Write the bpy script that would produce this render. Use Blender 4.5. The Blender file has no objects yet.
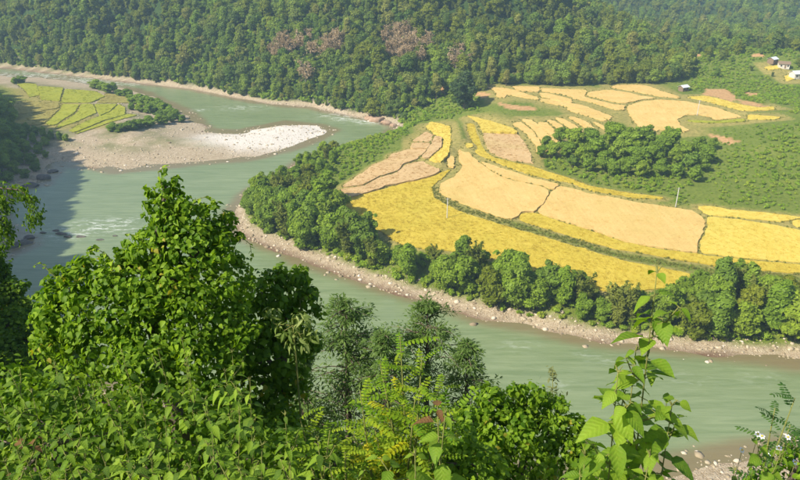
import bpy, math, random
import numpy as np
from mathutils import Vector, Matrix, Euler

R = math.radians
sc = bpy.context.scene
col = sc.collection

# ------------------------------------------------------------------ camera, sky, sun, exposure
FOC, PITCH, CAMH = 665.0, R(25.0), 100.0
cam_d = bpy.data.cameras.new('camera')
cam_d.sensor_width = 36.0
cam_d.lens = FOC / 800.0 * 36.0
cam_d.clip_start = 0.05
cam_d.clip_end = 8000
cam = bpy.data.objects.new('camera', cam_d)
cam.location = (0, 0, CAMH)
cam.rotation_euler = (R(90) - PITCH, 0, 0)
col.objects.link(cam)
sc.camera = cam

SUN_EL = R(43)
SUN_AZ = math.atan2(-0.86, -0.50)          # direction to the sun, measured from +Y towards +X
world = bpy.data.worlds.new('World')
sc.world = world
world.use_nodes = True
wn = world.node_tree
wn.nodes.clear()
w_out = wn.nodes.new('ShaderNodeOutputWorld')
w_bg = wn.nodes.new('ShaderNodeBackground')
w_sky = wn.nodes.new('ShaderNodeTexSky')
w_sky.sky_type = 'NISHITA'
w_sky.sun_disc = False
w_sky.sun_elevation = SUN_EL
w_sky.sun_rotation = SUN_AZ % (2 * math.pi)
w_sky.air_density = 1.0
w_sky.dust_density = 1.5
w_bg.inputs['Strength'].default_value = 0.10
wn.links.new(w_sky.outputs[0], w_bg.inputs[0])
wn.links.new(w_bg.outputs[0], w_out.inputs[0])

sun_d = bpy.data.lights.new('sun', 'SUN')
sun_d.energy = 4.8
sun_d.angle = R(0.5)
sun_d.color = (1.0, 0.92, 0.78)
sun = bpy.data.objects.new('sun', sun_d)
to_sun = Vector((math.sin(SUN_AZ) * math.cos(SUN_EL), math.cos(SUN_AZ) * math.cos(SUN_EL), math.sin(SUN_EL)))
sun.rotation_euler = to_sun.to_track_quat('Z', 'Y').to_euler()
sun.location = (-60, -40, 220)
col.objects.link(sun)

sc.view_settings.view_transform = 'Standard'
sc.view_settings.look = 'None'
sc.view_settings.exposure = 0.68
sc.view_settings.gamma = 1.0
sc.view_settings.use_curve_mapping = False
sc.render.engine = 'CYCLES'
sc.cycles.max_bounces = 6
sc.cycles.diffuse_bounces = 3
sc.cycles.glossy_bounces = 2
sc.cycles.transmission_bounces = 4
sc.cycles.volume_bounces = 1
sc.cycles.use_denoising = True
sc.cycles.use_adaptive_sampling = False

# ------------------------------------------------------------------ small helpers
def ray_dir(px, py):
    a = (px - 400.0) / FOC
    b = (240.0 - py) / FOC
    return np.array([a, math.cos(PITCH) + b * math.sin(PITCH), -math.sin(PITCH) + b * math.cos(PITCH)])

def at_z(px, py, z=0.0):
    d = ray_dir(px, py)
    t = (z - CAMH) / d[2]
    return np.array([d[0] * t, d[1] * t, z])

def at_y(px, py, y):
    d = ray_dir(px, py)
    t = y / d[1]
    return np.array([d[0] * t, y, CAMH + d[2] * t])

def hash2(ix, iy, seed):
    n = (ix.astype(np.int64) * 374761393 + iy.astype(np.int64) * 668265263 + seed * 982451653) & 0x7fffffff
    n = ((n ^ (n >> 13)) * 1274126177) & 0x7fffffff
    n = n ^ (n >> 16)
    return (n & 0xffff) / 65535.0

def noise2(x, y, scale, seed=0):
    x = np.asarray(x, float) / scale; y = np.asarray(y, float) / scale
    ix = np.floor(x); iy = np.floor(y)
    fx = x - ix; fy = y - iy
    fx = fx * fx * (3 - 2 * fx); fy = fy * fy * (3 - 2 * fy)
    a = hash2(ix, iy, seed); b = hash2(ix + 1, iy, seed); c = hash2(ix, iy + 1, seed); d = hash2(ix + 1, iy + 1, seed)
    return (a * (1 - fx) + b * fx) * (1 - fy) + (c * (1 - fx) + d * fx) * fy

def fbm(x, y, scale, seed=0, octs=3):
    s = 0; a = 1.0; tot = 0
    for k in range(octs):
        s = s + a * noise2(x, y, scale / 2 ** k, seed + k * 17); tot += a; a *= 0.5
    return s / tot

def sstep(a, b, x):
    t = np.clip((x - a) / (b - a), 0, 1)
    return t * t * (3 - 2 * t)

def poly_dist(x, y, pl):
    best = np.full(np.shape(x), 1e9)
    pl = np.asarray(pl, float)
    for (x0, y0), (x1, y1) in zip(pl[:-1], pl[1:]):
        dx, dy = x1 - x0, y1 - y0
        t = np.clip(((x - x0) * dx + (y - y0) * dy) / (dx * dx + dy * dy + 1e-9), 0, 1)
        best = np.minimum(best, np.hypot(x - x0 - t * dx, y - y0 - t * dy))
    return best

def inside(x, y, pg):
    r = np.zeros(np.shape(x), bool)
    pg = np.asarray(pg, float)
    n = len(pg)
    for i in range(n):
        x0, y0 = pg[i]; x1, y1 = pg[(i + 1) % n]
        if y0 == y1: continue
        c = ((y0 > y) != (y1 > y)) & (x < (x1 - x0) * (y - y0) / (y1 - y0) + x0)
        r ^= c
    return r

def mk_mesh(name, V, F, smooth=False, tint=None):
    """V (n,3), F list of index tuples or int array (m,k)."""
    me = bpy.data.meshes.new(name)
    V = np.asarray(V, np.float32)
    if isinstance(F, np.ndarray):
        m, k = F.shape
        me.vertices.add(len(V)); me.vertices.foreach_set('co', V.ravel())
        me.loops.add(m * k); me.loops.foreach_set('vertex_index', F.astype(np.int32).ravel())
        me.polygons.add(m)
        me.polygons.foreach_set('loop_start', np.arange(0, m * k, k, dtype=np.int32))
        me.update(calc_edges=True)
    else:
        me.from_pydata(V.tolist(), [], F); me.update()
    if smooth:
        me.polygons.foreach_set('use_smooth', np.ones(len(me.polygons), bool))
    if tint is not None:
        a = me.attributes.new('tint', 'FLOAT', 'POINT'); a.data.foreach_set('value', np.asarray(tint, np.float32))
    return me

def obj(name, me, mat=None, parent=None, loc=None, link=True):
    o = bpy.data.objects.new(name, me)
    if mat is not None and me is not None and not me.materials: me.materials.append(mat)
    if parent is not None: o.parent = parent
    if loc is not None: o.location = loc
    if link: col.objects.link(o)
    return o

def tag(o, label, cat, group=None):
    o['label'] = label; o['category'] = cat
    if group: o['group'] = group
    return o

def kind(o, k, label=None):
    o['kind'] = k
    if label: o['label'] = label
    return o

def empty(name, loc, label=None, cat=None, group=None, rz=0.0):
    o = bpy.data.objects.new(name, None); col.objects.link(o)
    o.empty_display_size = 0.3
    o.location = loc; o.rotation_euler = (0, 0, rz)
    if label: tag(o, label, cat, group)
    return o

def tube(pts, rads, n=7):
    """tapered tube along pts -> V,F"""
    pts = np.asarray(pts, float); V = []; F = []
    for i, p in enumerate(pts):
        t = pts[min(i + 1, len(pts) - 1)] - pts[max(i - 1, 0)]
        t = t / (np.linalg.norm(t) + 1e-9)
        u = np.cross(t, [0.13, 0.97, 0.2]); u /= np.linalg.norm(u) + 1e-9
        v = np.cross(t, u)
        for k in range(n):
            a = 2 * math.pi * k / n
            V.append(p + rads[i] * (math.cos(a) * u + math.sin(a) * v))
    for i in range(len(pts) - 1):
        for k in range(n):
            a, b = i * n + k, i * n + (k + 1) % n
            F.append((a, b, b + n, a + n))
    V.append(pts[-1]); e = len(V) - 1; b0 = (len(pts) - 1) * n
    for k in range(n): F.append((b0 + k, b0 + (k + 1) % n, e, e))
    F = [f if f[2] != f[3] else f[:3] for f in F]
    return V, F

class MB:
    def __init__(s): s.V = []; s.F = []
    def add(s, V, F):
        o = len(s.V); s.V += [tuple(map(float, v)) for v in V]; s.F += [tuple(int(i) + o for i in f) for f in F]
    def tube(s, pts, rads, n=7): s.add(*tube(pts, rads, n))
    def box(s, c, d, rz=0):
        cx, cy, cz = c; a, b, h = d[0] / 2, d[1] / 2, d[2] / 2
        ca, sa = math.cos(rz), math.sin(rz)
        V = []
        for z in (-h, h):
            for x, y in ((-a, -b), (a, -b), (a, b), (-a, b)):
                V.append((cx + x * ca - y * sa, cy + x * sa + y * ca, cz + z))
        s.add(V, [(3, 2, 1, 0), (4, 5, 6, 7), (0, 1, 5, 4), (1, 2, 6, 5), (2, 3, 7, 6), (3, 0, 4, 7)])
    def mesh(s, name, smooth=False): return mk_mesh(name, s.V, s.F, smooth)

# ------------------------------------------------------------------ materials
def new_mat(name):
    m = bpy.data.materials.new(name); m.use_nodes = True
    nt = m.node_tree; nt.nodes.clear()
    out = nt.nodes.new('ShaderNodeOutputMaterial')
    return m, nt, out

def N(nt, t, **kw):
    n = nt.nodes.new(t)
    for k, v in kw.items():
        if k in n.inputs: n.inputs[k].default_value = v
        else: setattr(n, k, v)
    return n

def ramp(nt, stops, fac):
    n = nt.nodes.new('ShaderNodeValToRGB')
    e = n.color_ramp.elements
    while len(e) < len(stops): e.new(0.5)
    for q, (p, c) in zip(e, stops): q.position = p; q.color = (*c, 1)
    nt.links.new(fac, n.inputs[0])
    return n.outputs[0]

def mix(nt, a, b, fac, blend='MIX'):
    n = nt.nodes.new('ShaderNodeMix'); n.data_type = 'RGBA'; n.blend_type = blend
    for sock, v in ((n.inputs[6], a), (n.inputs[7], b), (n.inputs[0], fac)):
        if hasattr(v, 'is_linked'): nt.links.new(v, sock)
        elif isinstance(v, (int, float)): sock.default_value = v
        else: sock.default_value = (*v, 1)
    return n.outputs[2]

def mth(nt, op, a, b=None, clamp=False):
    n = nt.nodes.new('ShaderNodeMath'); n.operation = op; n.use_clamp = clamp
    for i, v in enumerate((a, b)):
        if v is None: continue
        if hasattr(v, 'is_linked'): nt.links.new(v, n.inputs[i])
        else: n.inputs[i].default_value = v
    return n.outputs[0]

def noise_tex(nt, scale, detail=3, rough=0.55, coord=None, dist=0.0):
    n = nt.nodes.new('ShaderNodeTexNoise')
    n.inputs['Scale'].default_value = scale; n.inputs['Detail'].default_value = detail
    n.inputs['Roughness'].default_value = rough; n.inputs['Distortion'].default_value = dist
    if coord is not None: nt.links.new(coord, n.inputs['Vector'])
    return n.outputs['Fac']

def leaf_mat(name, c_dark, c_light, trans=0.35, rough=0.5, vary=0.5, spec=0.12, tones=None):
    m, nt, out = new_mat(name)
    at = N(nt, 'ShaderNodeAttribute', attribute_name='tint')
    oi = N(nt, 'ShaderNodeObjectInfo')
    f = mth(nt, 'ADD', mth(nt, 'MULTIPLY', at.outputs['Fac'], 1 - vary), mth(nt, 'MULTIPLY', oi.outputs['Random'], vary))
    c = mix(nt, c_dark, c_light, f)
    if tones:
        tones = [(t[0] * 1.22, t[1] * 1.3, t[2] * 1.15) for t in tones]; n_ = len(tones); c = mix(nt, ramp(nt, [(k / n_, t) for k, t in enumerate(tones)], oi.outputs['Random']), ramp(nt, [(k / n_, tuple(2.1 * v for v in t)) for k, t in enumerate(tones)], oi.outputs['Random']), at.outputs['Fac'])
    if name in ('leaf_vine', 'leaf_dark'):
        c = mix(nt, c, (0.42, 0.32, 0.05), mth(nt, 'MULTIPLY', mth(nt, 'GREATER_THAN', at.outputs['Fac'], 0.9), 0.75))
    p = N(nt, 'ShaderNodeBsdfPrincipled'); p.inputs['Roughness'].default_value = rough
    if name.startswith('leaf_herb') or name == 'leaf_red':
        tc = N(nt, 'ShaderNodeTexCoord'); sp = N(nt, 'ShaderNodeSeparateXYZ'); nt.links.new(tc.outputs['Object'], sp.inputs[0])
        ve = mth(nt, 'SINE', mth(nt, 'MULTIPLY', mth(nt, 'SUBTRACT', sp.outputs[1], mth(nt, 'MULTIPLY', mth(nt, 'ABSOLUTE', sp.outputs[0]), 0.9)), 44.0))
        nz = noise_tex(nt, 9.0, 3, 0.6, tc.outputs['Object'])
        c = mix(nt, c, (0.06, 0.13, 0.015), mth(nt, 'MULTIPLY', mth(nt, 'GREATER_THAN', ve, 0.8), 0.14))
        c = mix(nt, c, (0.34, 0.36, 0.06), mth(nt, 'MULTIPLY', mth(nt, 'SUBTRACT', nz, 0.52, True), 2.2, True))
        bu = N(nt, 'ShaderNodeBump'); bu.inputs['Strength'].default_value = 0.5; bu.inputs['Distance'].default_value = 0.006
        nt.links.new(mth(nt, 'ADD', mth(nt, 'MULTIPLY', ve, -0.2), nz), bu.inputs['Height']); nt.links.new(bu.outputs[0], p.inputs['Normal'])
    p.inputs['Specular IOR Level'].default_value = spec
    nt.links.new(c, p.inputs['Base Color'])
    t = N(nt, 'ShaderNodeBsdfTranslucent')
    tc = mix(nt, c, (1.25, 1.25, 0.45), 1.0, 'MULTIPLY')
    nt.links.new(tc, t.inputs['Color'])
    ms = N(nt, 'ShaderNodeMixShader'); ms.inputs[0].default_value = trans
    nt.links.new(p.outputs[0], ms.inputs[1]); nt.links.new(t.outputs[0], ms.inputs[2])
    nt.links.new(ms.outputs[0], out.inputs[0])
    return m

def plain_mat(name, c0, c1, scale=6.0, rough=0.85, bump=0.3, spec=0.3, detail=4):
    m, nt, out = new_mat(name)
    tc = N(nt, 'ShaderNodeTexCoord')
    n = noise_tex(nt, scale, detail, 0.6, tc.outputs['Object'])
    p = N(nt, 'ShaderNodeBsdfPrincipled'); p.inputs['Roughness'].default_value = rough
    p.inputs['Specular IOR Level'].default_value = spec
    nt.links.new(ramp(nt, [(0.3, c0), (0.7, c1)], n), p.inputs['Base Color'])
    b = N(nt, 'ShaderNodeBump'); b.inputs['Strength'].default_value = bump
    nt.links.new(n, b.inputs['Height']); nt.links.new(b.outputs[0], p.inputs['Normal'])
    nt.links.new(p.outputs[0], out.inputs[0])
    return m

M = {}
M['bark'] = plain_mat('bark', (0.08, 0.06, 0.04), (0.2, 0.16, 0.12), 5)
M['pale_bark'] = plain_mat('pale_bark', (0.25, 0.22, 0.18), (0.42, 0.38, 0.32), 4)
M['stem'] = plain_mat('stem', (0.12, 0.14, 0.03), (0.22, 0.22, 0.06), 30)
M['leaf_bank'] = leaf_mat('leaf_bank', (0.06, 0.12, 0.018), (0.19, 0.28, 0.04), 0.38, tones=[(0.085, 0.13, 0.014), (0.115, 0.16, 0.014), (0.08, 0.12, 0.018), (0.145, 0.185, 0.018), (0.1, 0.145, 0.015)])
M['leaf_pale'] = leaf_mat('leaf_pale', (0.12, 0.17, 0.012), (0.29, 0.32, 0.03), 0.38)
M['leaf_bamboo'] = leaf_mat('leaf_bamboo', (0.12, 0.16, 0.02), (0.25, 0.28, 0.05), 0.4)
M['leaf_forest'] = leaf_mat('leaf_forest', (0.05, 0.1, 0.018), (0.18, 0.25, 0.04), 0.35, vary=0.65, tones=[(0.06, 0.095, 0.016), (0.09, 0.125, 0.016), (0.07, 0.1, 0.022), (0.12, 0.135, 0.022), (0.1, 0.145, 0.018), (0.15, 0.14, 0.035), (0.072, 0.108, 0.018), (0.125, 0.16, 0.02)])
M['leaf_dry'] = leaf_mat('leaf_dry', (0.3, 0.215, 0.12), (0.52, 0.39, 0.25), 0.25)
M['leaf_scrub'] = leaf_mat('leaf_scrub', (0.10, 0.19, 0.02), (0.25, 0.36, 0.045), 0.4, tones=[(0.12, 0.175, 0.014), (0.15, 0.2, 0.016), (0.1, 0.15, 0.014), (0.19, 0.215, 0.026), (0.14, 0.195, 0.018)])
M['leaf_grass'] = leaf_mat('leaf_grass', (0.16, 0.2, 0.035), (0.34, 0.33, 0.09), 0.35)
M['leaf_vine'] = leaf_mat('leaf_vine', (0.065, 0.16, 0.008), (0.35, 0.52, 0.035), 0.48, rough=0.5, vary=0.0, spec=0.18)
M['leaf_dark'] = leaf_mat('leaf_dark', (0.06, 0.145, 0.01), (0.26, 0.4, 0.03), 0.48, rough=0.5, vary=0.0, spec=0.18)
M['leaf_feather'] = leaf_mat('leaf_feather', (0.075, 0.145, 0.03), (0.2, 0.3, 0.08), 0.45, vary=0.0)
M['leaf_herb'] = leaf_mat('leaf_herb', (0.11, 0.23, 0.018), (0.31, 0.46, 0.04), 0.5, rough=0.5, vary=0.8, spec=0.2)
M['leaf_yellow'] = leaf_mat('leaf_yellow', (0.22, 0.32, 0.012), (0.6, 0.52, 0.02), 0.45, vary=0.25)
M['leaf_bspray'] = leaf_mat('leaf_bspray', (0.12, 0.15, 0.05), (0.24, 0.26, 0.1), 0.35)
M['leaf_pclimb'] = leaf_mat('leaf_pclimb', (0.12, 0.2, 0.03), (0.34, 0.4, 0.14), 0.4, vary=0.0)
M['leaf_herbd'] = leaf_mat('leaf_herbd', (0.05, 0.12, 0.02), (0.15, 0.25, 0.03), 0.45, vary=.8)
M['leaf_sol'] = leaf_mat('leaf_sol', (0.03, 0.065, 0.022), (0.085, 0.13, 0.04), 0.3, vary=0.2)
M['leaf_red'] = leaf_mat('leaf_red', (0.14, 0.06, 0.03), (0.22, 0.12, 0.05), 0.35, vary=0.6)
M['concrete'] = plain_mat('concrete', (0.42, 0.41, 0.38), (0.55, 0.54, 0.5), 3)
M['steel'] = plain_mat('steel', (0.2, 0.2, 0.2), (0.3, 0.3, 0.3), 8, 0.5)
M['porcelain'] = plain_mat('porcelain', (0.3, 0.22, 0.18), (0.4, 0.3, 0.25), 8, 0.3)
M['tin'] = plain_mat('tin', (0.6, 0.64, 0.68), (0.75, 0.78, 0.8), 2, 0.35)
M['wall'] = plain_mat('wall', (0.55, 0.5, 0.42), (0.7, 0.66, 0.58), 1.5)
M['wood'] = plain_mat('wood', (0.16, 0.11, 0.07), (0.28, 0.2, 0.13), 4)
M['dark_glass'] = plain_mat('dark_glass', (0.03, 0.03, 0.035), (0.05, 0.05, 0.06), 2, 0.2)
M['petal'] = plain_mat('petal', (0.75, 0.75, 0.7), (0.8, 0.8, 0.78), 5, 0.6)
M['pollen'] = plain_mat('pollen', (0.6, 0.4, 0.03), (0.7, 0.5, 0.05), 20, 0.7)
M['dark_rock'] = plain_mat('dark_rock', (0.06, 0.055, 0.05), (0.16, 0.14, 0.12), 1.2, 0.7, 0.8)
M['pink_rock'] = plain_mat('pink_rock', (0.3, 0.19, 0.12), (0.46, 0.33, 0.23), 0.4, 0.85, 0.9)

# stones: colour varies stone by stone
def stone_mat():
    m, nt, out = new_mat('stone')
    at = N(nt, 'ShaderNodeAttribute', attribute_name='tint')
    p = N(nt, 'ShaderNodeBsdfPrincipled'); p.inputs['Roughness'].default_value = 0.85
    c = ramp(nt, [(0.0, (0.15, 0.11, 0.07)), (0.35, (0.31, 0.245, 0.15)), (0.7, (0.48, 0.41, 0.29)), (1.0, (0.68, 0.6, 0.5))], at.outputs['Fac'])
    nt.links.new(c, p.inputs['Base Color']); nt.links.new(p.outputs[0], out.inputs[0])
    return m
M['stone'] = stone_mat()

def ground_mat():
    m, nt, out = new_mat('ground')
    g = N(nt, 'ShaderNodeNewGeometry')
    pos = g.outputs['Position']
    def at(n): return N(nt, 'ShaderNodeAttribute', attribute_name=n).outputs['Fac']
    n1 = noise_tex(nt, 0.06, 5, 0.6, pos); n2 = noise_tex(nt, 0.7, 4, 0.65, pos); n3 = noise_tex(nt, 3.0, 3, 0.6, pos)
    grass = mix(nt, ramp(nt, [(0.3, (0.1, 0.145, 0.018)), (0.55, (0.155, 0.205, 0.028)), (0.75, (0.26, 0.26, 0.06))], n1),
                ramp(nt, [(0.3, (0.075, 0.115, 0.014)), (0.7, (0.23, 0.265, 0.045))], n2), 0.5)
    forest = ramp(nt, [(0.3, (0.02, 0.045, 0.01)), (0.7, (0.06, 0.1, 0.02))], n2)
    grav = mix(nt, ramp(nt, [(0.3, (0.3, 0.215, 0.11)), (0.5, (0.44, 0.335, 0.19)), (0.7, (0.6, 0.5, 0.335))], n2),
               ramp(nt, [(0.35, (0.2, 0.15, 0.1)), (0.65, (0.6, 0.54, 0.46))], n3), 0.45)
    grav = mix(nt, grav, (0.2, 0.2, 0.09), mth(nt, 'MULTIPLY', at('weedy'), mth(nt, 'MULTIPLY', mth(nt, 'SUBTRACT', n1, 0.42, True), 5.0, True)))
    grav = mix(nt, grav, ramp(nt, [(0.3, (0.55, 0.49, 0.41)), (0.6, (0.78, 0.73, 0.66))], n3), at('pale'))
    soil = ramp(nt, [(0.3, (0.4, 0.22, 0.09)), (0.7, (0.6, 0.38, 0.18))], n2)
    wet = mix(nt, grav, (0.16, 0.1, 0.06), at('wet'))
    c = mix(nt, grass, forest, at('forest'))
    c = mix(nt, c, ramp(nt, [(0.3, (0.2, 0.19, 0.045)), (0.7, (0.42, 0.34, 0.11))], n2), at('bund'))
    c = mix(nt, c, wet, at('gravel'))
    c = mix(nt, c, soil, at('soil'))
    p = N(nt, 'ShaderNodeBsdfPrincipled'); p.inputs['Roughness'].default_value = 0.95
    p.inputs['Specular IOR Level'].default_value = 0.15
    nt.links.new(c, p.inputs['Base Color'])
    b = N(nt, 'ShaderNodeBump'); b.inputs['Strength'].default_value = 0.8; b.inputs['Distance'].default_value = 0.5
    nt.links.new(mth(nt, 'ADD', n2, n3), b.inputs['Height']); nt.links.new(b.outputs[0], p.inputs['Normal'])
    nt.links.new(p.outputs[0], out.inputs[0])
    return m
M['ground'] = ground_mat()

def water_mat():
    m, nt, out = new_mat('river_water')
    g = N(nt, 'ShaderNodeNewGeometry'); pos = g.outputs['Position']
    def at(n): return N(nt, 'ShaderNodeAttribute', attribute_name=n).outputs['Fac']
    mp = N(nt, 'ShaderNodeMapping'); mp.inputs['Scale'].default_value = (0.35, 1.0, 1.0); mp.inputs['Rotation'].default_value = (0, 0, R(20))
    nt.links.new(pos, mp.inputs[0])
    n1 = noise_tex(nt, 0.05, 4, 0.6, mp.outputs[0], 0.6)
    n2 = noise_tex(nt, 0.9, 4, 0.6, mp.outputs[0], 0.4)
    n3 = noise_tex(nt, 0.6, 5, 0.7, mp.outputs[0], 0.6)
    mp2 = N(nt, 'ShaderNodeMapping'); mp2.inputs['Scale'].default_value = (0.06, 0.6, 1.0); mp2.inputs['Rotation'].default_value = (0, 0, R(12)); nt.links.new(pos, mp2.inputs[0])
    n6 = noise_tex(nt, 0.9, 5, 0.65, mp2.outputs[0], 0.8)
    deep = ramp(nt, [(0.3, (0.17, 0.222, 0.1)), (0.7, (0.222, 0.275, 0.135))], n1)
    deep = mix(nt, deep, ramp(nt, [(0.35, (0.11, 0.165, 0.075)), (0.7, (0.27, 0.32, 0.185))], n6), 0.45)
    c = mix(nt, deep, (0.2, 0.145, 0.075), mth(nt, 'MULTIPLY', at('shallow'), 0.8))
    fm = mth(nt, 'MULTIPLY', at('riffle'), mth(nt, 'MULTIPLY', mth(nt, 'SUBTRACT', n3, 0.5, True), 9.0, True), True)
    c = mix(nt, c, (0.72, 0.75, 0.72), fm)
    p = N(nt, 'ShaderNodeBsdfPrincipled')
    nt.links.new(c, p.inputs['Base Color'])
    p.inputs['IOR'].default_value = 1.33
    nt.links.new(mth(nt, 'ADD', 0.12, mth(nt, 'MULTIPLY', fm, 0.6)), p.inputs['Roughness'])
    b = N(nt, 'ShaderNodeBump'); b.inputs['Strength'].default_value = 0.35; b.inputs['Distance'].default_value = 0.35
    h = mth(nt, 'ADD', mth(nt, 'MULTIPLY', n2, mth(nt, 'ADD', 0.35, mth(nt, 'MULTIPLY', at('riffle'), 1.0))), mth(nt, 'ADD', mth(nt, 'MULTIPLY', n3, 0.8), mth(nt, 'MULTIPLY', n6, 0.8)))
    nt.links.new(h, b.inputs['Height']); nt.links.new(b.outputs[0], p.inputs['Normal'])
    nt.links.new(p.outputs[0], out.inputs[0])
    return m
M['water'] = water_mat()

def field_mat(name, c0, c1, c2, scale=0.12):
    m, nt, out = new_mat(name)
    g = N(nt, 'ShaderNodeNewGeometry'); pos = g.outputs['Position']
    n1 = noise_tex(nt, scale, 4, 0.55, pos, 0.5); n2 = noise_tex(nt, 1.6, 3, 0.7, pos)
    oi = N(nt, 'ShaderNodeObjectInfo')
    c = ramp(nt, [(0.28, c0), (0.5, c1), (0.75, c2)], n1)
    c = mix(nt, c, ramp(nt, [(0.3, tuple(v * 0.72 for v in c0)), (0.72, tuple(min(1, v * 1.12) for v in c2))], n2), 0.42)
    mp = N(nt, 'ShaderNodeMapping'); mp.inputs['Scale'].default_value = (0.12, 1.0, 1.0)
    vr = N(nt, 'ShaderNodeVectorRotate', rotation_type='Z_AXIS'); nt.links.new(pos, vr.inputs['Vector']); nt.links.new(mth(nt, 'MULTIPLY', oi.outputs['Random'], 3.0), vr.inputs['Angle'])
    nt.links.new(vr.outputs[0], mp.inputs[0])
    n4 = noise_tex(nt, 0.75, 4, 0.65, mp.outputs[0], 0.4)
    c = mix(nt, c, ramp(nt, [(0.32, tuple(v * 0.7 for v in c0)), (0.68, tuple(min(1, v * 1.15) for v in c2))], n4), 0.2)
    n5 = noise_tex(nt, 0.035, 3, 0.6, pos, 0.8)
    c = mix(nt, c, mix(nt, c1, (0.26, 0.3, 0.05), 0.5), mth(nt, 'MULTIPLY', mth(nt, 'SUBTRACT', n5, 0.54, True), 2.2, True))
    p = N(nt, 'ShaderNodeBsdfPrincipled'); p.inputs['Roughness'].default_value = 0.95
    p.inputs['Specular IOR Level'].default_value = 0.1
    nt.links.new(c, p.inputs['Base Color'])
    b = N(nt, 'ShaderNodeBump'); b.inputs['Strength'].default_value = 0.6; b.inputs['Distance'].default_value = 0.3
    nt.links.new(n2, b.inputs['Height']); nt.links.new(b.outputs[0], p.inputs['Normal'])
    nt.links.new(p.outputs[0], out.inputs[0])
    return m
M['gold'] = field_mat('rice_gold', (0.42, 0.325, 0.03), (0.52, 0.395, 0.042), (0.6, 0.46, 0.075))
M['straw'] = field_mat('rice_straw', (0.54, 0.36, 0.11), (0.62, 0.43, 0.145), (0.68, 0.49, 0.19))
M['stubble'] = field_mat('rice_stubble', (0.44, 0.29, 0.13), (0.54, 0.37, 0.18), (0.6, 0.43, 0.22))
M['yellow'] = field_mat('rice_yellow', (0.56, 0.43, 0.06), (0.62, 0.48, 0.085), (0.67, 0.53, 0.12))
M['lime'] = field_mat('rice_lime', (0.2, 0.24, 0.02), (0.3, 0.33, 0.03), (0.4, 0.38, 0.05), 0.2)
M['brownish'] = field_mat('rice_brown', (0.22, 0.2, 0.05), (0.3, 0.25, 0.07), (0.36, 0.31, 0.09), 0.2)

# ------------------------------------------------------------------ terrain
FAR = [at_z(*p)[:2] for p in [(800, 364), (757, 360), (679, 353), (626, 348), (583, 341), (530, 331), (490, 323), (474, 319), (440, 308), (405, 297), (360, 283), (328, 271),
       (297, 259), (258, 244), (236, 233), (231, 212), (240, 195), (270, 180), (300, 160), (345, 145), (385, 135), (395, 127), (380, 122), (350, 117),
       (310, 108), (270, 105), (230, 98), (190, 90), (130, 83), (60, 75), (0, 68)]]
FAR = [(900, 200), (520, 150), (320, 125), (180, 128)] + [tuple(p) for p in FAR] + [(-420, 590), (-700, 640)]
BAR = [at_z(*p)[:2] for p in [(0, 74), (60, 78), (130, 88), (150, 93), (190, 113), (212, 129), (240, 131), (262, 126), (285, 122), (322, 125), (334, 131), (322, 139),
       (300, 147), (260, 158), (190, 165), (120, 172), (60, 165), (48, 184), (20, 190), (3, 205), (3, 225), (34, 236), (32, 246), (5, 257), (-15, 268),
       (-15, 300), (0, 340), (150, 400), (350, 450), (600, 475), (690, 458), (740, 449), (800, 440)]]
BAR = [(-700, 600), (-420, 560)] + [tuple(p) for p in BAR] + [(180, 92), (320, 88), (520, 105), (900, 150)]
RIVER = FAR + BAR
LAND_NEAR = BAR + [(3000, 150), (3000, -3000), (-3000, -3000), (-3000, 600)]
HILL1 = [(-3000, 800), (-700, 665), (-420, 612), (-320, 545), (-195, 486.5), (-145, 463.5), (-112, 439.5), (-56, 412.5), (-29, 390.5), (-11, 379), (3, 370), (24, 388), (60, 401), (110, 408), (150, 412),
         (168, 424), (180, 455), (186, 520), (190, 640), (170, 900), (120, 1400), (0, 3000), (-3000, 3000)]
HILL2 = [(3000, 560), (900, 660), (520, 700), (380, 730), (280, 760), (215, 790), (190, 860), (120, 1400), (0, 3000), (3000, 3000)]
NEARHILL = [(900, 120), (320, 78), (180, 82), (87, 99), (61, 95), (40, 92), (-11, 98), (-59, 114), (-112, 141), (-150, 190), (-172, 255), (-186, 290), (-215, 332),
            (-265, 400), (-330, 470), (-440, 530), (-700, 570), (-3000, 580), (-3000, -3000), (3000, -3000), (3000, 100)]
def closed(p): return list(p) + [p[0]]
DCAM = float(poly_dist(np.array([0.0]), np.array([0.0]), NEARHILL[:17])[0])

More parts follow.
